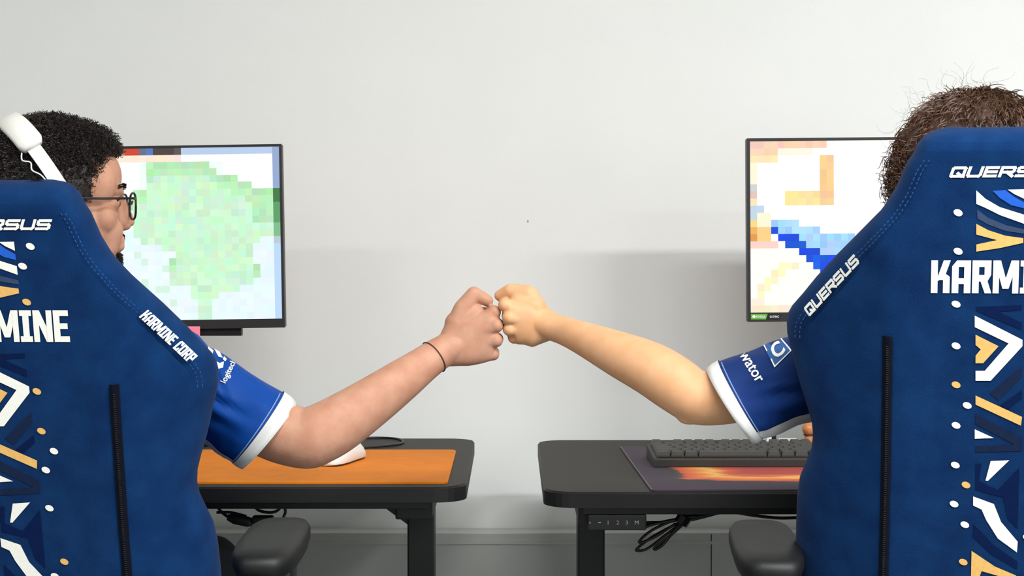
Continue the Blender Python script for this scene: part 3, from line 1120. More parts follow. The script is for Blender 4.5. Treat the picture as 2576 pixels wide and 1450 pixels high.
tl = P(1881, 349, DM); bl = P(1881, 810, DM)
wR = 0.560
cxR = tl.x + wR / 2
monR, bzR, roR, ztR, zbR, hwR = make_monitor('monitor with a white, orange and blue pixelated picture behind the right chair', cxR, DM + .004, tl.z + .003, bl.z + .002, wR,
    math.radians(-0.5), 0, screenR, lambda x, z: (1881 + (x + wR / 2) * pxm, 615 - (z + ZD - CAM_Z) * pxm), .0055, .017)
# stickers on the chin of the right monitor
ya = -.0044
zc0, zc1 = P(1890, 804, DM).z - ZD, P(1890, 790, DM).z - ZD
xs = [P(x, 797, DM).x - cxR for x in (1889, 1931, 1935, 1966)]
g1 = MB().add([(xs[0], ya, zc0), (xs[1] - .003, ya, zc0), (xs[1], ya, zc1), (xs[0], ya, zc1)], [(0, 1, 2, 3)]).build('green_sticker', mat('green_label', (88, 168, 52), .5), bzR)
g2 = MB().add([(xs[1] - .002, ya, zc0), (xs[3] - .003, ya, zc0), (xs[3], ya, zc1), (xs[1] + .001, ya, zc1)], [(0, 1, 2, 3)]).build('black_sticker', mat('black_label', (6, 6, 6), .5), bzR)
flat_text('NVIDIA', (xs[0] + .010, ya - .0003, zc0 + .0026), (1, 0, 0), (0, 0, 1), .0048, 'lettering', M_white, g1, None, .017, bold=.02)
MB().ellipsoid((xs[0] + .0055, ya - .0002, (zc0 + zc1) / 2), (.0034, .0002, .0026), 12, 6).build('round_mark', M_white, g1)
flat_text('G-SYNC', (xs[2] + .001, ya - .0003, zc0 + .0030), (1, 0, 0), (0, 0, 1), .0042, 'lettering', M_white, g2, None, .017, bold=.02)

# ------------------------------------------------------------------ cables under the desks, small ornaments
def cable(pts, r, name, label, m=M_black, D=None):
    return tag(MB().tube(smoothcurve(pts, 8), r, 6).build(name, m, None, smooth=True), label, 'cable')


Dc = DR[2] + .10
cb = empty('cable_bundle', P(1720, 1300, Dc))
off = cb.location.copy()
tag(cb, 'bundle of black cables tied under the right desk', 'cable')
runs = [[(1570, 1318), (1600, 1330), (1650, 1318), (1710, 1306), (1760, 1300), (1830, 1287)],
        [(1560, 1312), (1620, 1316), (1690, 1312), (1740, 1292), (1800, 1284)],
        [(1760, 1294), (1700, 1320), (1640, 1352), (1606, 1378), (1602, 1386), (1630, 1380), (1690, 1335), (1745, 1300)],
        [(1750, 1298), (1690, 1312), (1640, 1335), (1612, 1358), (1612, 1366), (1650, 1350), (1700, 1318)],
        [(1740, 1300), (1690, 1345), (1648, 1378), (1652, 1382), (1672, 1366), (1712, 1316)],
        [(1760, 1300), (1810, 1284), (1850, 1290), (1900, 1298), (1960, 1304), (2030, 1302)],
        [(1720, 1312), (1750, 1306), (1800, 1293), (1830, 1282)]]
for i, rn in enumerate(runs):
    MB().tube(smoothcurve([P(x, y, Dc + .006 * (i % 3)) for x, y in rn], 8), .0028 if i < 2 or i > 4 else .0024, 6).build('cable', M_black, cb, smooth=True, off=off)
MB().tube([P(1712, 1318, Dc - .004), P(1724, 1300, Dc - .004)], .012, 8).build('cable_tie', M_black, cb, off=off)
MB().box(P(1705, 1300, Dc + .012), P(1775, 1268, Dc + .03)).build('hanging_clip', M_black, cb, off=off)

Dc = DL[2] + .12
cb = empty('cable_bundle', P(640, 1290, Dc))
off = cb.location.copy()
tag(cb, 'black cables and a plug hanging under the left desk', 'cable')
runs = [[(545, 1262), (553, 1284), (575, 1302), (600, 1312)], [(635, 1264), (650, 1284), (680, 1290), (700, 1284), (712, 1266)],
        [(712, 1268), (718, 1288), (708, 1310), (690, 1330)], [(545, 1290), (580, 1290), (620, 1300)]]
for i, rn in enumerate(runs):
    MB().tube(smoothcurve([P(x, y, Dc + .006 * (i % 3)) for x, y in rn], 8), .0026, 6).build('cable', M_black, cb, smooth=True, off=off)
MB().tube([P(572, 1302, Dc), P(590, 1306, Dc), P(625, 1314, Dc), P(636, 1315, Dc)], [.005, .009, .0085, .006], 10).build('plug', M_blackmatte, cb, smooth=True, off=off)
MB().box(P(632, 1320, Dc - .01), P(690, 1296, Dc + .012), .003).build('power_brick', M_blackmatte, cb, off=off)

o0 = desk_point(2034, 1122)
orn = empty('desk_ornament', (o0.x, o0.y, ZD))
tag(orn, 'small copper-brown rounded ornament at the back of the right desk', 'ornament')
M_cop = mat('copper_brown', (170, 104, 62), rough=.45, rgb2=(206, 140, 84), vscale=160)
MB().capsule((0, 0, .008), .009, (0, 0, .016), .008).build('foot', M_cop, orn, smooth=True)
MB().ellipsoid((0, 0, .032), (.0125, .0115, .013)).build('body', M_cop, orn, smooth=True)
MB().ellipsoid((0, 0, .021), (.0105, .0105, .0025)).build('ring', mat('dark_brown', (60, 38, 26), .5), orn, smooth=True)
o1 = desk_point(1984, 1112)
sl = MB().box((o1.x - .020, o1.y - .012, ZD), (o1.x + .016, o1.y + .012, ZD + .006), .001).build('white_stand', M_white)
tag(sl, 'flat white display stand at the back of the right desk', 'stand')
o2 = desk_point(1940, 1112)
bk = empty('toy_block', (o2.x, o2.y, ZD))
MB().box((-.010, -.007, 0), (.0, .007, .010), .001).build('white_half', M_white, bk)
MB().box((.0005, -.007, 0), (.009, .007, .013), .001).build('black_half', M_black, bk)
tag(bk, 'tiny black and white block behind the keyboard', 'block')


# ------------------------------------------------------------------ people
def add_mesh(bm, me):
    bm.from_mesh(me)


def hand_joints(mb, wrist, mcps, curl, thumb, rw, dors, radial, rf=.0092, palm=True):
    """wrist, four knuckles, finger curl offsets (PIP, DIP, TIP relative), thumb joints"""
    wr = Vector(wrist)
    n = len(mcps)
    for i, m in enumerate(mcps):
        m = Vector(m)
        s = (1.5 - i) / 1.5
        base = wr + radial * (.0155 * s) + (m - wr) * .18
        k = rf * (1.0 if i < 3 else .9)
        mb.capsule(wr + (m - wr) * .50 + radial * .004 * s - dors * .002, .0095, m, k * 1.04)
        p1 = m + curl[i][0]; p2 = p1 + curl[i][1]; p3 = p2 + curl[i][2]
        mb.capsule(m, k * 1.10, p1, k * .96)
        mb.capsule(p1, k * .97, p2, k * .86)
        mb.capsule(p2, k * .86, p3, k * .76)
    mc = sum((Vector(m) for m in mcps), Vector()) / n
    # back of the hand and palm as one tapering volume
    if palm:
        top, bot = Vector(mcps[0]), Vector(mcps[-1])
        ww = (top - bot).length / 2
        kn = (top - bot).normalized()
        rings = []
        for t_, rx_, ry_ in ((-.2, .0185, .0180), (-.05, .0225, .0200), (.08, .0255, .0212), (.25, .0295, .0212), (.45, .0345, .0205), (.7, ww + .0065, .0180), (.92, ww + .0080, .0125), (1.0, ww + .003, .008)):
            cc = wr.lerp(mc, t_) - dors * (.004 if t_ < .8 else .001)
            e_ = radial.lerp(kn, max(0, t_)).normalized()
            d_ = dors - e_ * dors.dot(e_)
            rings.append([cc + e_ * rx_ * math.copysign(abs(math.cos(q_)) ** .8, math.cos(q_)) + d_ * ry_ * math.copysign(abs(math.sin(q_)) ** .8, math.sin(q_)) for q_ in [2 * math.pi * k_ / 40 for k_ in range(40)]])
        mb.rings(rings)
    # palm mass and heel
    mb.capsule(wr.lerp(mc, .30) - dors * .012 + radial * .012, .017, wr.lerp(mc, .78) - dors * .012 + radial * .012, .014)
    mb.capsule(wr.lerp(mc, .30) - dors * .012 - radial * .014, .016, wr.lerp(mc, .80) - dors * .012 - radial * .016, .013)
    for (a, ra), (b, rb) in zip(thumb[:-1], thumb[1:]):
        mb.capsule(a, ra, b, rb)


def px_chain(items):
    """joints read from the photo, refined to a smooth run of sections"""
    pts = [(P(x, y, D), r) for x, y, D, r in items]
    c = smoothcurve([p for p, r in pts], 6)
    rr_ = [v.x for v in smoothcurve([Vector((r, 0, 0)) for p, r in pts], 6)]
    return list(zip(c, rr_))


def head_blobs(c, yaw, tiltx=0.0):
    """rough head as overlapping volumes; local x = right, y = forward, z = up"""
    R = Matrix.Rotation(yaw, 4, 'Z') @ Matrix.Rotation(tiltx, 4, 'X')
    X = Matrix.Translation(c) @ R
    h = MB()
    h.ellipsoid((0, -.008, .035), (.074, .094, .084), 28, 18)
    h.ellipsoid((0, .040, -.030), (.060, .052, .074))
    h.ellipsoid((0, .055, .040), (.056, .040, .046))
    h.ellipsoid((0, .068, -.090), (.028, .024, .022))
    for s in (-1, 1):
        h.capsule((s * .058, .005, -.055), .016, (s * .016, .072, -.092), .017)
        h.capsule((s * .040, .078, .020), .010, (s * .008, .088, .018), .010)
        h.ellipsoid((s * .044, .060, -.022), (.020, .019, .024))
        h.ellipsoid((s * .0110, .098, -.033), (.0075, .010, .0075))
        h.capsule((s * .006, .086, .006), .009, (s * .009, .092, -.030), .011)
        h.ellipsoid((s * .076, -.004, -.008), (.008, .019, .031))
        h.ellipsoid((s * .050, .048, .03), (.018, .03, .035))
        h.ellipsoid((s * .031, .0745, .001), (.016, .0125, .0125))
        h.capsule((s * .030, .070, -.040), .022, (s * .03, .066, -.065), .018)
    h.capsule((0, .090, .014), .008, (0, .1075, -.026), .0085)
    h.capsule((0, .084, .0), .012, (0, .092, -.028), .014)
    h.capsule((-.018, .090, -.053), .007, (.018, .090, -.053), .007)
    h.capsule((-.016, .089, -.064), .008, (.016, .089, -.064), .008)
    h.ellipsoid((0, .076, -.058), (.032, .020, .024))
    h.capsule((0, -.018, -.06), .054, (0, -.030, -.150), .056)
    h.v = [X @ v for v in h.v]
    return h, X


def torso_ring(c, rx, ry, n=36, p=2.4, yaw=0.0):
    out = []
    for k in range(n):
        a = 2 * math.pi * k / n
        ca, sa = math.cos(a), math.sin(a)
        x = math.copysign(abs(ca) ** (2 / p), ca) * rx
        y = math.copysign(abs(sa) ** (2 / p), sa) * ry
        out.append(Vector(c) + Vector((x * math.cos(yaw) - y * math.sin(yaw), x * math.sin(yaw) + y * math.cos(yaw), 0)))
    return out


def sleeve(rings_px, depth_r, seed, fold):
    """tube of cloth between an upper and a lower outline; returns the dense list of rings and a frame for each"""
    tops = smoothcurve([P(a, b, D) for (a, b, c, d, D) in rings_px], 6)
    bots = smoothcurve([P(c, d, D) for (a, b, c, d, D) in rings_px], 6)
    n = 64
    out = []
    m = len(tops)
    for i, (t, b) in enumerate(zip(tops, bots)):
        cen = (t + b) / 2
        e1 = (t - b) / 2
        ax = (tops[min(i + 1, m - 1)] + bots[min(i + 1, m - 1)] - tops[max(i - 1, 0)] - bots[max(i - 1, 0)]).normalized()
        e1n = e1.normalized()
        e2 = (CAMP - cen).normalized() + ax * .10
        e2 = (e2 - e1n * e2.dot(e1n)).normalized()
        tt = i / (m - 1)
        dr = interp(depth_r, tt)
        ring = []
        for k in range(n):
            a = 2 * math.pi * k / n
            p = cen + e1 * math.cos(a) + e2 * dr * math.sin(a)
            nrm = (e1.normalized() * math.cos(a) + e2 * math.sin(a))
            ring.append(p + nrm * fold(tt, a))
        out.append(ring)
    return out


def person_left():
    root = empty('person', P(60, 1450, 2.50).xy.to_3d())
    off = root.location.copy()
    tag(root, 'person in blue jersey with white headset and black glasses, bumping fists from the left chair', 'person', 'people bumping fists')
    # ---- arm and fist (right arm, reaching towards the middle)
    a = MB()
    items = px_chain([(400, 915, 2.445, .050), (560, 1005, 2.408, .045), (680, 1076, 2.372, .045), (765, 1104, 2.36, .043), (800, 1094, 2.36, .043), (850, 1068, 2.37, .0415), (930, 1015, 2.385, .0365),
                      (1010, 958, 2.402, .031), (1066, 917, 2.42, .0262), (1108, 888, 2.435, .0240), (1150, 868, 2.442, .0215), (1195, 848, 2.447, .0135)])
    a.tube([p for p, r in items], [r for p, r in items], 40)
    for p, r in (items[0], items[-1]):
        a.ellipsoid(p, (r, r, r), 24, 16)
    a.capsule(P(742, 1140, 2.352), .020, P(790, 1140, 2.352), .020)
    D = 2.452
    wr = P(1112, 884, D - .01)
    mc = [P(1242, 786, D - .012), P(1248, 820, D - .020), P(1247, 857, D - .017), P(1240, 892, D - .008)]
    cu = [(Vector((.001, .040, -.002)), Vector((-.025, .007, 0)), Vector((-.008, -.017, .0))),
          (Vector((.002, .043, 0)), Vector((-.028, .007, 0)), Vector((-.008, -.018, 0))),
          (Vector((.002, .041, 0)), Vector((-.026, .007, 0)), Vector((-.008, -.017, 0))),
          (Vector((.001, .034, .001)), Vector((-.021, .006, 0)), Vector((-.007, -.014, 0)))]
    th = [(P(1135, 845, D - .008), .016), (P(1165, 776, D - .006), .0140), (P(1192, 740, D - .004), .0112), (P(1226, 757, D + .004), .0090)]
    hand_joints(a, wr, mc, cu, th, .02, Vector((0, -1, 0)), Vector((-.25, 0, .97)), .0098)
    # web between thumb and first finger, back of the hand
    a.capsule(P(1150, 815, D - .004), .019, P(1196, 790, D - .004), .014)
    a.capsule(P(1160, 893, D - .004), .0135, P(1215, 893, D - .002), .012)
    arm = remesh(a, .0015, 15)
    # ---- the other arm, resting on the desk
    b = MB()
    ShX = -.86
    b.chain([(Vector((ShX, 2.45, .965)), .052), (Vector((ShX - .05, 2.46, .80)), .044), (Vector((ShX - .06, 2.52, .755)), .040), (Vector((ShX + .02, 2.70, .775)), .034), (Vector((ShX + .06, 2.79, .765)), .024)])
    w2 = Vector((ShX + .065, 2.80, .762))
    fw = Vector((.25, .96, 0))
    sd = Vector((.96, -.25, 0))
    m2 = [w2 + fw * .085 + sd * s + Vector((0, 0, .004)) for s in (.03, .01, -.010, -.028)]
    c2 = [(fw * .038 + Vector((0, 0, -.004)), fw * .022 + Vector((0, 0, -.012)), fw * .012 + Vector((0, 0, -.010)))] * 4
    hand_joints(b, w2, m2, c2, [(w2 + sd * .02, .015), (w2 + sd * .045 + fw * .04, .012), (w2 + sd * .05 + fw * .07 + Vector((0, 0, -.008)), .009)], .02, Vector((0, 0, 1)), sd, .0088)
    arm2 = remesh(b, .0032, 4)
    # ---- head
    hc = P(143, 512, 2.46)
    yaw = math.radians(-65)
    hb, X = head_blobs(hc, yaw, math.radians(0))
    head = remesh(hb, .0024, 12)
    # ---- trunk under the clothes
    t = MB()
    tx = -.700
    nb = hc + Vector((-.01, -.03, -.13))
    t.capsule(hc + Vector((-.02, -.02, -.09)), .052, Vector((tx + .01, 2.46, 1.0)), .058)
    t.capsule(Vector((tx - .14, 2.455, .955)), .055, Vector((tx + .15, 2.445, .955)), .055)
    t.ellipsoid((tx, 2.47, .86), (.15, .10, .15))
    t.ellipsoid((tx, 2.53, .66), (.15, .10, .14))
    t.ellipsoid((tx, 2.56, .585), (.16, .12, .075))
    t.v = [v + Vector((0, -.06 * min(1, max(0, (1.0 - v.z) / .05)), 0)) for v in t.v]
    trunk = remesh(t, .008, 4)
    bm = bmesh.new()
    for m_ in (arm, arm2, head, trunk):
        bm.from_mesh(m_)
    for v in bm.verts:
        v.co -= off
    me = bpy.data.meshes.new('body')
    bm.to_mesh(me); bm.free()
    link('body', me, M_skinL, root, smooth=True)

    # ---- jersey: trunk of the shirt and the sleeve
    j = MB()
    rr_ = []
    for (z, y, rx, ry) in ((.54, 2.545, .175, .13), (.58, 2.54, .172, .125), (.70, 2.515, .165, .122), (.80, 2.49, .168, .125), (.88, 2.47, .178, .125), (.94, 2.46, .185, .110), (.985, 2.455, .165, .088), (1.012, 2.455, .10, .07), (1.022, 2.46, .062, .062)):
        rr_.append(torso_ring((tx, y - .06 * min(1, max(0, (1.02 - z) / .05)), z), rx, ry))
    j.rings(rr_)
    # shoulders and far sleeve
    j.capsule((tx - .14, 2.40, .955), .066, (tx + .15, 2.40, .955), .066, 24)
    j.ellipsoid(P(400, 915, 2.43), (.066, .066, .066), 24, 14)
    j.capsule((tx + .14, 2.40, .955), .066, P(430, 925, 2.43), .062, 24)
    j.capsule((tx - .14, 2.40, .955), .066, (ShX, 2.45, .955), .068, 24)
    j.tube([Vector((ShX + .03, 2.45, .975)), Vector((ShX - .02, 2.455, .90)), Vector((ShX - .05, 2.46, .80))], [.075, .068, .064], 20)

    def foldL(t_, a_):
        s_ = math.sin(a_)
        f = 0.0
        g = math.cos(a_)
        # long creases that start under the arm and run towards the cuff
        f -= .0085 * math.exp(-((g - (.10 + .55 * (t_ - .55))) / .085) ** 2) * max(0, s_) * max(0, 1 - abs(t_ - .52) / .36)
        f += .0055 * math.exp(-((g - (-.12 + .5 * (t_ - .55))) / .12) ** 2) * max(0, s_) * max(0, 1 - abs(t_ - .5) / .4)
        f -= .006 * math.exp(-((g - (.52 - 1.5 * (t_ - .5))) / .09) ** 2) * max(0, s_) * max(0, 1 - abs(t_ - .50) / .14)
        f -= .004 * math.exp(-((g + .42 - .2 * t_) / .12) ** 2) * max(0, s_) * max(0, 1 - abs(t_ - .5) / .4)
        f += .0022 * noise.noise(Vector((t_ * 5, math.cos(a_) * 2.5, s_ * 2.5 + 3)))
        return f * 1.5 * min(1, (1 - t_) * 8)
    spx = [(330, 800, 350, 1040, 2.45), (430, 828, 440, 1080, 2.435), (525, 872, 505, 1105, 2.42), (575, 902, 535, 1128, 2.408), (645, 950, 560, 1146, 2.395), (713, 990, 586, 1160, 2.38)]
    rings = sleeve(spx, [(0, .080), (.5, .074), (1, .062)], 1, foldL)
    j.rings(rings, cap=False)
    jo = j.build('jersey', M_jersey, root, smooth=True, off=off, fixn=True)
    # cuff: a folded white band
    def cuff(ra, rb, name, parent, m, thick=.0022):
        c = MB()
        ca = sum(ra, Vector()) / len(ra); cb_ = sum(rb, Vector()) / len(rb)
        o1 = [p + (p - ca).normalized() * thick for p in ra]
        o2 = [p + (p - cb_).normalized() * thick for p in rb]
        i2 = [p - (p - cb_).normalized() * thick for p in rb]
        i1 = [p - (p - ca).normalized() * thick for p in ra]
        c.rings([o1, [p.lerp(q, .5) + (p - ca).normalized() * .0008 for p, q in zip(o1, o2)], o2, i2, i1], cap=False)
        return c.build(name, m, parent, smooth=True, off=off, fixn=True)
    end = sleeve([(713, 990, 586, 1160, 2.38), (730, 1003, 598, 1169, 2.377), (744, 1017, 610, 1175, 2.374)], [(0, .062), (1, .062)], 1, lambda t_, a_: 0)
    cuff(end[0], end[-1], 'cuff', jo, M_cuff)
    # stitch line beside the cuff and the pale strip along the underarm
    r_ = rings[-2]
    cen = sum(r_, Vector()) / len(r_)
    MB().tube([p + (p - cen).normalized() * .0008 for p in r_[2:31]], .0009, 5).build('stitch_line', M_stitch, jo, off=off)
    strip = MB()
    lo_, hi_ = 27, 37
    rs = []
    for r2 in rings[8:]:
        c2_ = sum(r2, Vector()) / len(r2)
        rs.append([p + (p - c2_).normalized() * .0012 for p in r2[lo_:hi_ + 1]])
    strip.rings(rs, cap=False, closed=False)
    strip.build('underarm_strip', M_cuff, jo, smooth=True, off=off)
    return root, off, X, jo, hc


def person_right():
    root = empty('person', P(2450, 1450, 2.34).xy.to_3d())
    off = root.location.copy()
    tag(root, 'person with brown curly hair in navy jersey, bumping fists from the right chair', 'person', 'people bumping fists')
    a = MB()
    items = (px_chain([(2170, 885, 2.350, .046), (2010, 955, 2.335, .037), (1880, 990, 2.285, .0375), (1790, 1002, 2.258, .0375), (1745, 998, 2.258, .0365), (1700, 968, 2.272, .0385), (1640, 930, 2.295, .0375), (1560, 893, 2.33, .0325),
                      (1470, 853, 2.38, .0245), (1420, 833, 2.415, .0210), (1380, 820, 2.432, .0202), (1345, 808, 2.441, .0185), (1312, 800, 2.447, .0120)]))
    a.tube([p for p, r in items], [r for p, r in items], 40)
    for p, r in (items[0], items[-1]):
        a.ellipsoid(p, (r, r, r), 24, 16)
    a.capsule(P(1730, 1037, 2.256), .0175, P(1762, 1036, 2.256), .0175)
    a.capsule(P(1735, 1030, 2.258), .020, P(1800, 1026, 2.256), .020)
    D = 2.452
    wr = P(1382, 820, D - .012)
    mc = [P(1270, 768, D - .018), P(1280, 800, D - .024), P(1282, 829, D - .018), P(1293, 850, D - .006)]
    cu = [(Vector((-.001, .040, -.002)), Vector((.025, .007, 0)), Vector((.008, -.017, 0))),
          (Vector((-.002, .043, 0)), Vector((.028, .007, 0)), Vector((.008, -.018, 0))),
          (Vector((-.002, .041, 0)), Vector((.026, .007, 0)), Vector((.008, -.017, 0))),
          (Vector((-.001, .034, 0)), Vector((.021, .006, 0)), Vector((.007, -.014, 0)))]
    th = [(P(1365, 800, D - .01), .0155), (P(1330, 742, D - .004), .0145), (P(1285, 733, D + .004), .0118), (P(1257, 744, D + .012), .0085)]
    hand_joints(a, wr, mc, cu, th, .02, Vector((0, -1, 0)), Vector((.12, 0, .99)), .0095)
    a.capsule(P(1345, 775, D - .01), .018, P(1305, 762, D - .008), .014)
    a.capsule(P(1345, 845, D + .004), .013, P(1308, 848, D + .006), .012)
    arm = remesh(a, .0015, 15)
    b = MB()
    ShX = .88
    b.chain([(Vector((ShX, 2.30, .985)), .050), (Vector((ShX + .05, 2.33, .82)), .042), (Vector((ShX + .05, 2.40, .775)), .037), (Vector((ShX - .04, 2.62, .780)), .030), (Vector((ShX - .07, 2.74, .768)), .022)])
    w2 = Vector((ShX - .075, 2.75, .765))
    fw = Vector((-.25, .96, 0)); sd = Vector((-.96, -.25, 0))
    m2 = [w2 + fw * .083 + sd * s + Vector((0, 0, .004)) for s in (.03, .01, -.010, -.028)]
    c2 = [(fw * .038 + Vector((0, 0, -.004)), fw * .022 + Vector((0, 0, -.012)), fw * .012 + Vector((0, 0, -.010)))] * 4
    hand_joints(b, w2, m2, c2, [(w2 + sd * .02, .015), (w2 + sd * .045 + fw * .04, .012), (w2 + sd * .05 + fw * .07 + Vector((0, 0, -.008)), .009)], .02, Vector((0, 0, 1)), sd, .0086)
    arm2 = remesh(b, .0032, 4)
    hc = P(2448, 488, 2.36)
    hb, X = head_blobs(hc, math.radians(4))
    head = remesh(hb, .0032, 6)
    t = MB()
    tx = .655
    t.capsule(hc + Vector((0, -.03, -.09)), .050, Vector((tx, 2.32, 1.02)), .056)
    t.capsule(Vector((tx - .14, 2.325, .975)), .052, Vector((tx + .15, 2.30, .975)), .052)
    t.ellipsoid((tx, 2.32, .88), (.145, .095, .15))
    t.ellipsoid((tx, 2.38, .69), (.145, .095, .14))
    t.ellipsoid((tx, 2.41, .615), (.155, .115, .075))
    trunk = remesh(t, .008, 4)
    bm = bmesh.new()
    for m_ in (arm, arm2, head, trunk):
        bm.from_mesh(m_)
    for v in bm.verts:
        v.co -= off
    me = bpy.data.meshes.new('body')
    bm.to_mesh(me); bm.free()
    link('body', me, M_skinR, root, smooth=True)
    j = MB()
    rr_ = []
    for (z, y, rx, ry) in ((.57, 2.405, .172, .125), (.61, 2.40, .168, .12), (.72, 2.37, .162, .118), (.82, 2.345, .166, .12), (.90, 2.325, .176, .120), (.96, 2.31, .182, .105), (1.005, 2.31, .16, .085), (1.03, 2.315, .10, .07), (1.042, 2.32, .062, .062)):
        rr_.append(torso_ring((tx, y, z), rx, ry))
    j.rings(rr_)
    j.capsule((tx - .12, 2.315, .975), .064, (tx + .15, 2.30, .975), .064, 24)
    j.capsule((tx - .12, 2.315, .970), .063, P(2190, 890, 2.335), .058, 24)
    j.capsule((tx + .15, 2.30, .975), .064, (ShX, 2.30, .975), .066, 24)
    j.tube([Vector((ShX - .03, 2.30, .99)), Vector((ShX + .02, 2.31, .92)), Vector((ShX + .05, 2.33, .82))], [.073, .066, .062], 20)

    def foldR(t_, a_):
        s_ = math.sin(a_)
        g = math.cos(a_)
        f = 0.0
        f -= .008 * math.exp(-((g - (-.05 + .75 * (t_ - .6))) / .10) ** 2) * max(0, s_) * max(0, 1 - abs(t_ - .58) / .36)
        f += .004 * math.exp(-((g - (-.32 + .4 * (t_ - .6))) / .14) ** 2) * max(0, s_) * max(0, 1 - abs(t_ - .6) / .4)
        f -= .004 * math.exp(-((g - (.30 + .5 * (t_ - .7))) / .09) ** 2) * max(0, s_) * max(0, 1 - abs(t_ - .7) / .28)
        f += .0020 * noise.noise(Vector((t_ * 5, math.cos(a_) * 2.5, s_ * 2.5 + 9)))
        return f * 1.5 * min(1, (1 - t_) * 8)
    spx = [(2230, 790, 2230, 1000, 2.35), (2110, 802, 2130, 1030, 2.345), (2010, 838, 2050, 1058, 2.335), (1945, 862, 1995, 1074, 2.315), (1870, 888, 1952, 1090, 2.285), (1808, 911, 1918, 1100, 2.262)]
    rings = sleeve(spx, [(0, .078), (.5, .072), (1, .062)], 2, foldR)
    j.rings(rings, cap=False)
    jo = j.build('jersey', M_jersey2, root, smooth=True, off=off, fixn=True)

    def cuff(ra, rb, name, parent, m, thick=.0022):
        c = MB()
        ca = sum(ra, Vector()) / len(ra); cb_ = sum(rb, Vector()) / len(rb)
        o1 = [p + (p - ca).normalized() * thick for p in ra]
        o2 = [p + (p - cb_).normalized() * thick for p in rb]
        i2 = [p - (p - cb_).normalized() * thick for p in rb]
        i1 = [p - (p - ca).normalized() * thick for p in ra]
        c.rings([o1, [p.lerp(q, .5) + (p - ca).normalized() * .0008 for p, q in zip(o1, o2)], o2, i2, i1], cap=False)
        return c.build(name, m, parent, smooth=True, off=off, fixn=True)
    end = sleeve([(1808, 911, 1918, 1100, 2.262), (1792, 920, 1907, 1106, 2.256), (1778, 932, 1896, 1112, 2.252)], [(0, .062), (1, .062)], 2, lambda t_, a_: 0)
    cuff(end[0], end[-1], 'cuff', jo, M_cuff)
    r_ = rings[-2]
    cen = sum(r_, Vector()) / len(r_)
    MB().tube([p + (p - cen).normalized() * .0008 for p in r_[2:26]], .0009, 5).build('stitch_line', M_stitch, jo, off=off)
    strip = MB()
    rs = []
    for r2 in rings[8:]:
        c2_ = sum(r2, Vector()) / len(r2)
        rs.append([p + (p - c2_).normalized() * .0012 for p in r2[24:41]])
    strip.rings(rs, cap=False, closed=False)
    strip.build('underarm_strip', M_cuff, jo, smooth=True, off=off)
    return root, off, X, jo, hc


pL, offL, XL, jerL, hcL = person_left()
pR, offR, XR, jerR, hcR = person_right()


def trousers(root, off, cx, yh, zh, feet):
    t = MB()
    for s, fx in zip((-1, 1), feet):
        t.capsule((cx + s * .075, yh, zh), .080, (fx, yh + .40, zh - .03), .058)
        t.capsule((fx, yh + .40, zh - .032), .058, (fx, yh + .40, .10), .043)
    t.ellipsoid((cx, yh - .01, zh + .01), (.165, .115, .085))
    me = remesh(t, .009, 4)
    for v in me.vertices:
        v.co -= off
    link('trousers', me, M_trous, root, smooth=True)
    for fx in feet:
        sh = MB().capsule((fx, yh + .38, .042), .04, (fx, yh + .56, .034), .032)
        sh.v = [Vector((v.x, v.y, max(v.z, .002))) for v in sh.v]
        sh.build('shoe', M_black, root, smooth=True, off=off)


trousers(pL, offL, -.70, 2.49, .575, (-.80, -.53))
trousers(pR, offR, .655, 2.40, .600, (.53, .83))


# sleeve prints: flat lettering laid on the cloth
def cloth_decal(vs, fs, jersey, off, name, m, lift=.0010, D0=2.0):
    """vs: photo pixel positions of the print's vertices; each is laid on the cloth seen there"""
    me = jersey.data
    bvh = BVHTree.FromPolygons([tuple(v.co) for v in me.vertices], [tuple(p.vertices) for p in me.polygons])
    pts, ok = [], []
    for (x, y) in vs:
        d = px_dir(x, y).normalized()
        hit = bvh.ray_cast(CAMP - off, d)
        if hit[0] is None:
            pts.append(Vector((0, 0, 0))); ok.append(False)
        else:
            n = hit[1]
            if n.dot(d) > 0:
                n = -n
            pts.append(hit[0] + n * lift); ok.append(True)
    good = [f for f in fs if all(ok[i] for i in f)]
    if not good:
        return None
    used = sorted(set(i for f in good for i in f))
    ix = {u: k for k, u in enumerate(used)}
    return MB().add([pts[i] for i in used], [tuple(ix[i] for i in f) for f in good]).build(name, m, jersey)


def px_text(txt, origin, xdir, ydir, height, width=None, bold=0.0, sub=True):
    vs, fs = text_mesh(txt, 1.0, 0, bold)
    x0, x1 = min(v.x for v in vs), max(v.x for v in vs)
    y0, y1 = min(v.y for v in vs), max(v.y for v in vs)
    sy = height / (y1 - y0); sx = width / (x1 - x0) if width else sy
    return [(origin[0] + xdir[0] * (v.x - x0) * sx + ydir[0] * (v.y - y0) * sy, origin[1] + xdir[1] * (v.x - x0) * sx + ydir[1] * (v.y - y0) * sy) for v in vs], fs


# left sleeve: white marks at the shoulder and a word running up the sleeve
cloth_decal(*px_text('logitech', (572, 968), (.42, -.91), (-.91, -.42), 19, 62, .015), jerL, offL, 'sleeve_lettering', M_wprint)
for poly in ([(540, 910), (552, 916), (563, 912), (560, 927), (548, 930), (541, 924)], [(522, 874), (536, 884), (534, 893), (524, 885)], [(538, 880), (552, 888), (560, 903), (549, 900)], [(563, 899), (570, 906), (566, 912), (560, 906)]):
    cloth_decal(poly, [tuple(range(len(poly)))], jerL, offL, 'sleeve_mark', M_wprint, .0016)
# right sleeve: a word and a square badge with a letter
cloth_decal(*px_text('swator', (1852, 884), (.52, .854), (.854, -.52), 24, 96, .012), jerR, offR, 'sleeve_lettering', M_wprint)
BX = [(1921, 872), (1960, 846), (1991, 884), (1947, 927)]


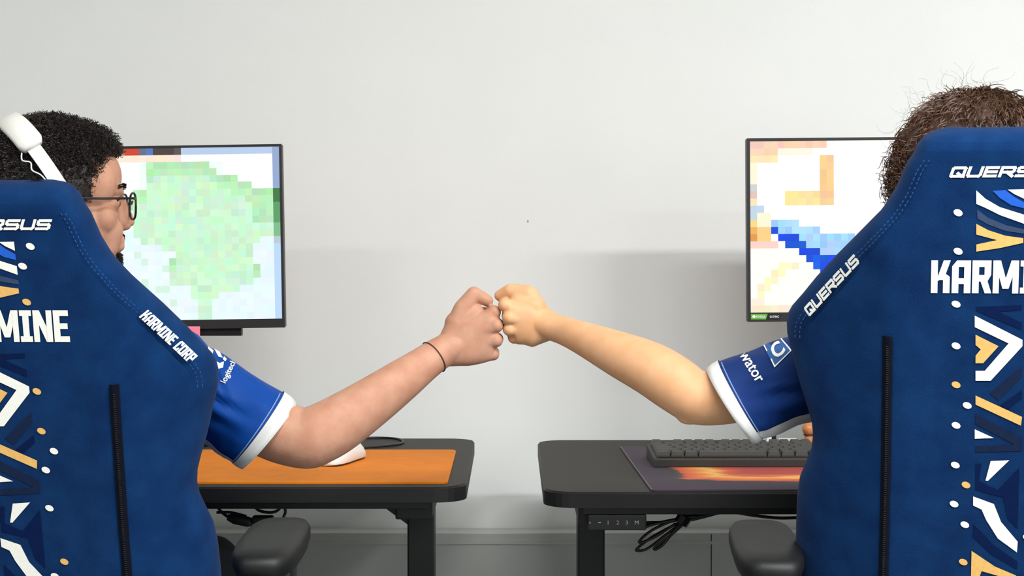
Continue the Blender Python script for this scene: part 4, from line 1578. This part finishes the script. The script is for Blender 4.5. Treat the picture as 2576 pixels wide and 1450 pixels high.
def bad(u, v):
    a_, b_, c_, d_ = [Vector(p) for p in BX]
    p = (a_ * (1 - u) + b_ * u) * (1 - v) + (d_ * (1 - u) + c_ * u) * v
    return (p.x, p.y)


def grid(u0, u1, v0, v1, n=6):
    vs = [bad(u0 + (u1 - u0) * i / n, v0 + (v1 - v0) * j / n) for j in range(n + 1) for i in range(n + 1)]
    return vs, [(j * (n + 1) + i, j * (n + 1) + i + 1, (j + 1) * (n + 1) + i + 1, (j + 1) * (n + 1) + i) for j in range(n) for i in range(n)]


M_badge = mat('badge_blue', (40, 88, 150), rough=.7, var=.1, vscale=200)
cloth_decal(*grid(0, 1, 0, 1), jerR, offR, 'badge', M_badge, .0010)
for b_ in ((0, .06, 0, .28), (0, .06, .62, 1), (.0, 1, .95, 1), (.94, 1, 0, 1)):
    cloth_decal(*grid(*b_, 5), jerR, offR, 'badge_border', M_wprint, .0018)
vs, fs = text_mesh('C', 1, 0, .03)
x0, x1 = min(v.x for v in vs), max(v.x for v in vs); y0, y1 = min(v.y for v in vs), max(v.y for v in vs)
cloth_decal([bad(.2 + .6 * (v.x - x0) / (x1 - x0), .82 - .64 * (v.y - y0) / (y1 - y0)) for v in vs], fs, jerR, offR, 'badge_letter', M_wprint, .0020)

# thin thread round the left person's wrist
cw = P(1092, 898, 2.428)
axw = (P(1112, 884, 2.436) - P(1066, 917, 2.42)).normalized()
e1 = axw.orthogonal().normalized(); e2 = axw.cross(e1)
bo = [c for c in pL.children if c.name.startswith('body')][0]
bvh = BVHTree.FromPolygons([tuple(v.co) for v in bo.data.vertices], [tuple(p.vertices) for p in bo.data.polygons])
ring = []
for t_ in range(33):
    d_ = e1 * math.cos(t_ * math.pi / 16) + e2 * math.sin(t_ * math.pi / 16)
    h_ = bvh.ray_cast(cw + d_ * .06 - offL, -d_)
    ring.append((h_[0] + offL + d_ * .0006) if h_[0] else cw + d_ * .025)
br = MB().tube(ring, .0010, 6, cap=False)
tag(br.build('thread_bracelet', mat('dark_thread', (70, 46, 36), .8)), 'thin dark thread bracelet on the wrist of the left person', 'bracelet')

# ------------------------------------------------------------------ hair
def strand(mb, p, d, L, r, seg, curl_r, curl_n, rr, droop=0.0):
    d = d.normalized()
    n = d.orthogonal().normalized()
    b = d.cross(n)
    ph = rr.random() * 6.28
    sg = rr.choice((-1, 1))
    pts = []
    for i in range(seg + 1):
        t = i / seg
        a = ph + sg * 6.28 * curl_n * t
        c = curl_r * min(1, t * 2.5)
        pts.append(p + d * (L * t) + (n * math.cos(a) + b * math.sin(a)) * c - (n * math.cos(ph) + b * math.sin(ph)) * c * .0 + Vector((0, 0, -droop * t * t)))
    rings = []
    for i, q in enumerate(pts):
        tt = (pts[min(i + 1, seg)] - pts[max(i - 1, 0)]).normalized()
        nn = tt.orthogonal().normalized()
        bb = tt.cross(nn)
        w = r * (1 - .65 * (i / seg))
        rings.append([q + w * (math.cos(2.094 * k) * nn + math.sin(2.094 * k) * bb) for k in range(3)])
    mb.rings(rings, cap=False)


def hair_left():
    rr = random.Random(11)
    top, side = MB(), MB()
    cap = MB()
    cen = Vector((0, -.008, .035)); rad = Vector((.0765, .0965, .0865))

    def covered(q):
        x, y, z = q
        if z > .068:
            return True
        front = .060 + (z - .068) * .30 if z > .0 else .034 + z * .5
        if y > front:
            return False
        if z > -.012 and y > -.02:
            return True
        return y <= -.02 and z > -.085

    def boxy(q):
        e = max(0, min(1, (q.z - .05) / .04))
        return 1 + .03 * e + .13 * e * max(0, (abs(q.y + .008) - .03) / .06) * max(0, 1 - abs(q.z - .09) / .06)

    # skull cap under the strands
    seg, rows = 56, 36
    idx = {}
    vs, fs = [], []
    for i in range(rows + 1):
        for j in range(seg):
            th = math.pi * i / rows; phv = 2 * math.pi * j / seg
            q = cen + Vector((rad.x * math.sin(th) * math.cos(phv), rad.y * math.sin(th) * math.sin(phv), rad.z * math.cos(th)))
            k = boxy(q) + .02 * noise.noise(q * 60)
            vs.append(cen + (q - cen) * k)
    for i in range(rows):
        for j in range(seg):
            k = (j + 1) % seg
            quad = (i * seg + j, (i + 1) * seg + j, (i + 1) * seg + k, i * seg + k)
            if all(covered(vs[q_]) for q_ in quad):
                fs.append(quad)
    cap.add([XL @ v for v in vs], fs)
    capo = cap.build('hair', M_hairL, pL, smooth=True, off=offL)
    n = 0
    while n < 9000:
        z = rr.uniform(-1, 1); a = rr.uniform(0, 6.283)
        s = math.sqrt(1 - z * z)
        nrm = Vector((s * math.cos(a), s * math.sin(a), z))
        q = cen + Vector((rad.x * nrm.x, rad.y * nrm.y, rad.z * nrm.z))
        if not covered(q):
            continue
        n += 1
        q0 = q
        q = cen + (q - cen) * boxy(q) * .99
        d = Vector((nrm.x / rad.x, nrm.y / rad.y, nrm.z / rad.z)).normalized()
        hgt = min(1, max(0, (q.z - .015) / .055))
        fr = max(0, min(1, (q.y - .02) / .05))
        L = .004 + hgt * (.009 + .003 * fr) * rr.uniform(.5, 1.3)
        d = (d + Vector((rr.uniform(-.5, .5), rr.uniform(-.3, .6), rr.uniform(-.2, .7))) * (.4 + .9 * hgt)).normalized()
        p = XL @ q
        dw = (XL.to_3x3() @ d)
        if hgt > .35:
            strand(top, p, dw, L, .0010, 9, .0030 * hgt, rr.uniform(1.0, 2.0), rr)
        else:
            strand(side, p, dw, L, .0008, 3, .001, .3, rr)
    tag(top.build('hair_curls', M_hairL, pL, off=offL), kind='stuff')
    tag(side.build('side_hair', M_stub, pL, off=offL), kind='stuff')
    # eyebrow, eye, moustache
    for s in (-1, 1):
        fb = MB()
        for k in range(60):
            t_ = rr.random()
            p = XL @ Vector((s * (.012 + .040 * t_), .0945 - .016 * t_ * t_, .023 + rr.uniform(-.003, .003) + .004 * math.sin(t_ * 3)))
            strand(fb, p, XL.to_3x3() @ Vector((s * .8, .5, .1)), .007, .0007, 3, 0, 0, rr)
        tag(fb.build('eyebrow', M_hairL, pL, off=offL), kind='stuff')
    mo = MB()
    for k in range(420):
        t_ = rr.uniform(-1, 1)
        p = XL @ Vector((.022 * t_, .0935 - .010 * t_ * t_, -.046 + rr.uniform(-.003, .004)))
        strand(mo, p, XL.to_3x3() @ Vector((t_ * .6, .6, -.5)), .008, .0007, 3, 0, 0, rr)
    for k in range(500):
        t_ = rr.uniform(-1, 1)
        p = XL @ Vector((.022 * t_, .088 - .006 * t_ * t_ + rr.uniform(-.004, .003), -.080 + rr.uniform(-.014, .008)))
        strand(mo, p, XL.to_3x3() @ Vector((t_ * .4, .7, -.5)), .008, .0007, 3, 0, 0, rr)
    tag(mo.build('facial_hair', M_hairL, pL, off=offL), kind='stuff')
    for s in (-1, 1):
        e = MB().ellipsoid((s * .030, .0755, .000), (.0115, .0115, .0080))
        e.v = [XL @ v for v in e.v]
        eo = e.build('eye', M_lens, pL, smooth=True, off=offL)
        e = MB().ellipsoid((s * .030, .0856, .000), (.0050, .0020, .0050))
        e.v = [XL @ v for v in e.v]
        e.build('iris', M_iris, eo, smooth=True, off=offL)
        lid = MB().tube([XL @ Vector((s * (.017 + .028 * k / 6), .0885 - .0045 * ((k - 3) / 3) ** 2 - .004 * k / 6, .0045 + .003 * (1 - ((k - 3) / 3) ** 2))) for k in range(7)], .0016, 6)
        lid.build('eyelashes', M_hairL, pL, smooth=True, off=offL)


hair_left()


def hair_right():
    rr = random.Random(5)
    cen = Vector((0, -.008, .035)); rad = Vector((.108, .118, .112))
    cap = MB()
    seg, rows = 60, 40
    vs, fs = [], []

    def covered(q):
        if q.z > .085:
            return True
        if q.y > .06:
            return False
        return q.z > (-.10 if q.y < .03 else -.03)
    for i in range(rows + 1):
        for j in range(seg):
            th = math.pi * i / rows; phv = 2 * math.pi * j / seg
            q = cen + Vector((rad.x * math.sin(th) * math.cos(phv), rad.y * math.sin(th) * math.sin(phv), rad.z * math.cos(th)))
            k = 1 + .05 * noise.noise(q * 32) + .04 * noise.noise(q * 80)
            if q.x < -.03 and q.z < .09: k += .04
            vs.append(cen + (q - cen) * k)
    for i in range(rows):
        for j in range(seg):
            k = (j + 1) % seg
            quad = (i * seg + j, (i + 1) * seg + j, (i + 1) * seg + k, i * seg + k)
            if all(covered(vs[q_]) for q_ in quad):
                fs.append(quad)
    cap.add([XR @ v for v in vs], fs)
    cap.build('hair', M_hairRd, pR, smooth=True, off=offR)
    mb, fly = MB(), MB()
    n = 0
    while n < 5200:
        z = rr.uniform(-.9, 1); a = rr.uniform(0, 6.283)
        s = math.sqrt(1 - z * z)
        nrm = Vector((s * math.cos(a), s * math.sin(a), z))
        q = cen + Vector((rad.x * nrm.x, rad.y * nrm.y, rad.z * nrm.z)) * .985
        if not covered(q):
            continue
        n += 1
        d = Vector((nrm.x / rad.x, nrm.y / rad.y, nrm.z / rad.z)).normalized()
        # hair is combed over the crown and falls to the sides: curls mostly lie along the surface
        tang = Vector((nrm.x * 1.2, nrm.y * .6 - .2, -.9 * (1 - z * .5)))
        tang = (tang - d * tang.dot(d))
        low = max(0, min(1, (.10 - q.z) / .09)) * (1 if abs(nrm.x) > .4 else .5)
        dirv = (tang.normalized() * (1.0 - .35 * low) + d * (.18 + .42 * low) + Vector((rr.uniform(-1, 1), rr.uniform(-1, 1), rr.uniform(-1, 1))) * (.28 + .3 * low))
        L = rr.uniform(.018, .038)
        strand(mb, XR @ q, XR.to_3x3() @ dirv, L, .0011, 12, .0034 + .0030 * low, rr.uniform(1.2, 2.4) * (.5 + low), rr, .004)
    for k in range(130):
        a = rr.uniform(0, 6.283); z = rr.uniform(.1, 1)
        s = math.sqrt(1 - z * z)
        nrm = Vector((s * math.cos(a), s * math.sin(a), z))
        q = cen + Vector((rad.x * nrm.x, rad.y * nrm.y, rad.z * nrm.z))
        dirv = nrm + Vector((rr.uniform(-.9, .9), rr.uniform(-.9, .9), rr.uniform(-.2, .5)))
        strand(fly, XR @ q, XR.to_3x3() @ dirv, rr.uniform(.02, .05), .00022, 16, rr.uniform(.004, .010), rr.uniform(.6, 1.3), rr)
    tag(mb.build('hair_curls', M_hairR, pR, off=offR), kind='stuff')
    tag(fly.build('loose_hairs', M_hairR, pR, off=offR), kind='stuff')


hair_right()

# ------------------------------------------------------------------ headset and glasses of the left person
hs = empty('headset', hcL)
tag(hs, 'white over-ear headset on the short dark hair of the left person', 'headset')
offH = hcL.copy()
tiltb = math.radians(31)


def bandpt(ang, r, w):
    """ang from -90 (left ear) to 90 (right ear) over the head; w across the band"""
    x = r * math.sin(ang)
    zc_ = (r + .021) * math.cos(ang)
    y = -math.sin(tiltb) * zc_ + w * math.cos(tiltb)
    z = math.cos(tiltb) * zc_ + w * math.sin(tiltb)
    return XL @ Vector((x, y - .006, z + .012))


def band(a0, a1, r0, r1, hw, name, m, parent, n=40):
    mb = MB()
    rings = []
    for i in range(n + 1):
        a = a0 + (a1 - a0) * i / n
        e = min(i, n - i) / n
        w = hw * min(1, .72 + 7 * e)
        rings.append([bandpt(a, r0, -w), bandpt(a, r0, w), bandpt(a, (r0 + r1) / 2, w * 1.06), bandpt(a, r1, w * .9), bandpt(a, r1 + .0015, 0), bandpt(a, r1, -w * .9), bandpt(a, (r0 + r1) / 2, -w * 1.06)])
    mb.rings(rings)
    return mb.build(name, m, parent, smooth=True, off=offH, fixn=True)


M_pad = mat('white_headset_shell', (228, 226, 218), rough=.5)
band(math.radians(-52), math.radians(52), .100, .110, .0180, 'headband', M_pad, hs)
M_cush = mat('headband_cushion', (206, 200, 188), rough=.8)
band(math.radians(-50), math.radians(50), .092, .099, .0165, 'cushion', M_cush, hs)
for s in (-1, 1):
    yo = MB()
    rings = []
    for i in range(12):
        a = s * math.radians(48 + 44 * i / 11)
        rings.append([bandpt(a, .0975, -.010), bandpt(a, .0975, .010), bandpt(a, .1015, .010), bandpt(a, .1015, -.010)])
    yo.rings(rings)
    yo.build('yoke', M_white, hs, off=offH, fixn=True)
    cupm = MB()
    c = Vector((s * .088, -.016, -.022))
    rings = []
    for (dx, k) in ((-.012, .80), (-.010, .95), (.0, 1.0), (.012, .97), (.018, .8), (.020, .4)):
        rings.append([XL @ (c + Vector((s * dx, .033 * k * math.cos(t_ * math.pi / 14), .041 * k * math.sin(t_ * math.pi / 14)))) for t_ in range(28)])
    cupm.rings(rings)
    cupm.build('ear_cup', M_white, hs, smooth=True, off=offH, fixn=True)
# thin white cable that shows under the band
wpts = [bandpt(math.radians(50), .100, -.018), bandpt(math.radians(56), .102, -.024), bandpt(math.radians(60), .100, -.016), bandpt(math.radians(66), .103, -.021), bandpt(math.radians(72), .101, -.014), bandpt(math.radians(82), .102, -.012)]
MB().tube(smoothcurve(wpts, 6), .0011, 6).build('cable', M_white, hs, smooth=True, off=offH)

gl = empty('glasses', hcL)
tag(gl, 'black-framed glasses on the face of the left person', 'glasses')
for s in (-1, 1):
    rim = []
    for k in range(33):
        a = 2 * math.pi * k / 32
        x = s * .0335 + .0255 * math.copysign(abs(math.cos(a)) ** .7, math.cos(a))
        z = -.004 + .0195 * math.copysign(abs(math.sin(a)) ** .75, math.sin(a))
        rim.append(XL @ Vector((x, .1065 - .04 * abs(x), z)))
    ro_ = MB().tube(rim, .0017, 6, cap=False).build('rim', M_black, gl, smooth=True, off=offH)
    ln = MB()
    cc = sum(rim[:-1], Vector()) / 32
    ln.add([cc] + rim[:-1], [(0, 1 + k, 1 + (k + 1) % 32) for k in range(32)])
    lm = bpy.data.materials.get('lens_glass')
    if not lm:
        lm = bpy.data.materials.new('lens_glass'); lm.use_nodes = True
        b_ = lm.node_tree.nodes['Principled BSDF']
        b_.inputs['Alpha'].default_value = .12
        b_.inputs['Base Color'].default_value = (.8, .9, 1, 1)
        b_.inputs['Roughness'].default_value = .05
    ln.build('lens', lm, ro_, off=offH)
    MB().tube([XL @ Vector((s * .059, .104, .006)), XL @ Vector((s * .070, .098, .007)), XL @ Vector((s * .078, .05, .006)), XL @ Vector((s * .080, .0, .006)), XL @ Vector((s * .079, -.02, -.008))], .0019, 6).build('temple', M_black, gl, smooth=True, off=offH)
MB().tube([XL @ Vector((-.009, .1085, .0)), XL @ Vector((0, .112, .004)), XL @ Vector((.009, .1085, 0))], .0016, 6).build('bridge', M_black, gl, smooth=True, off=offH)
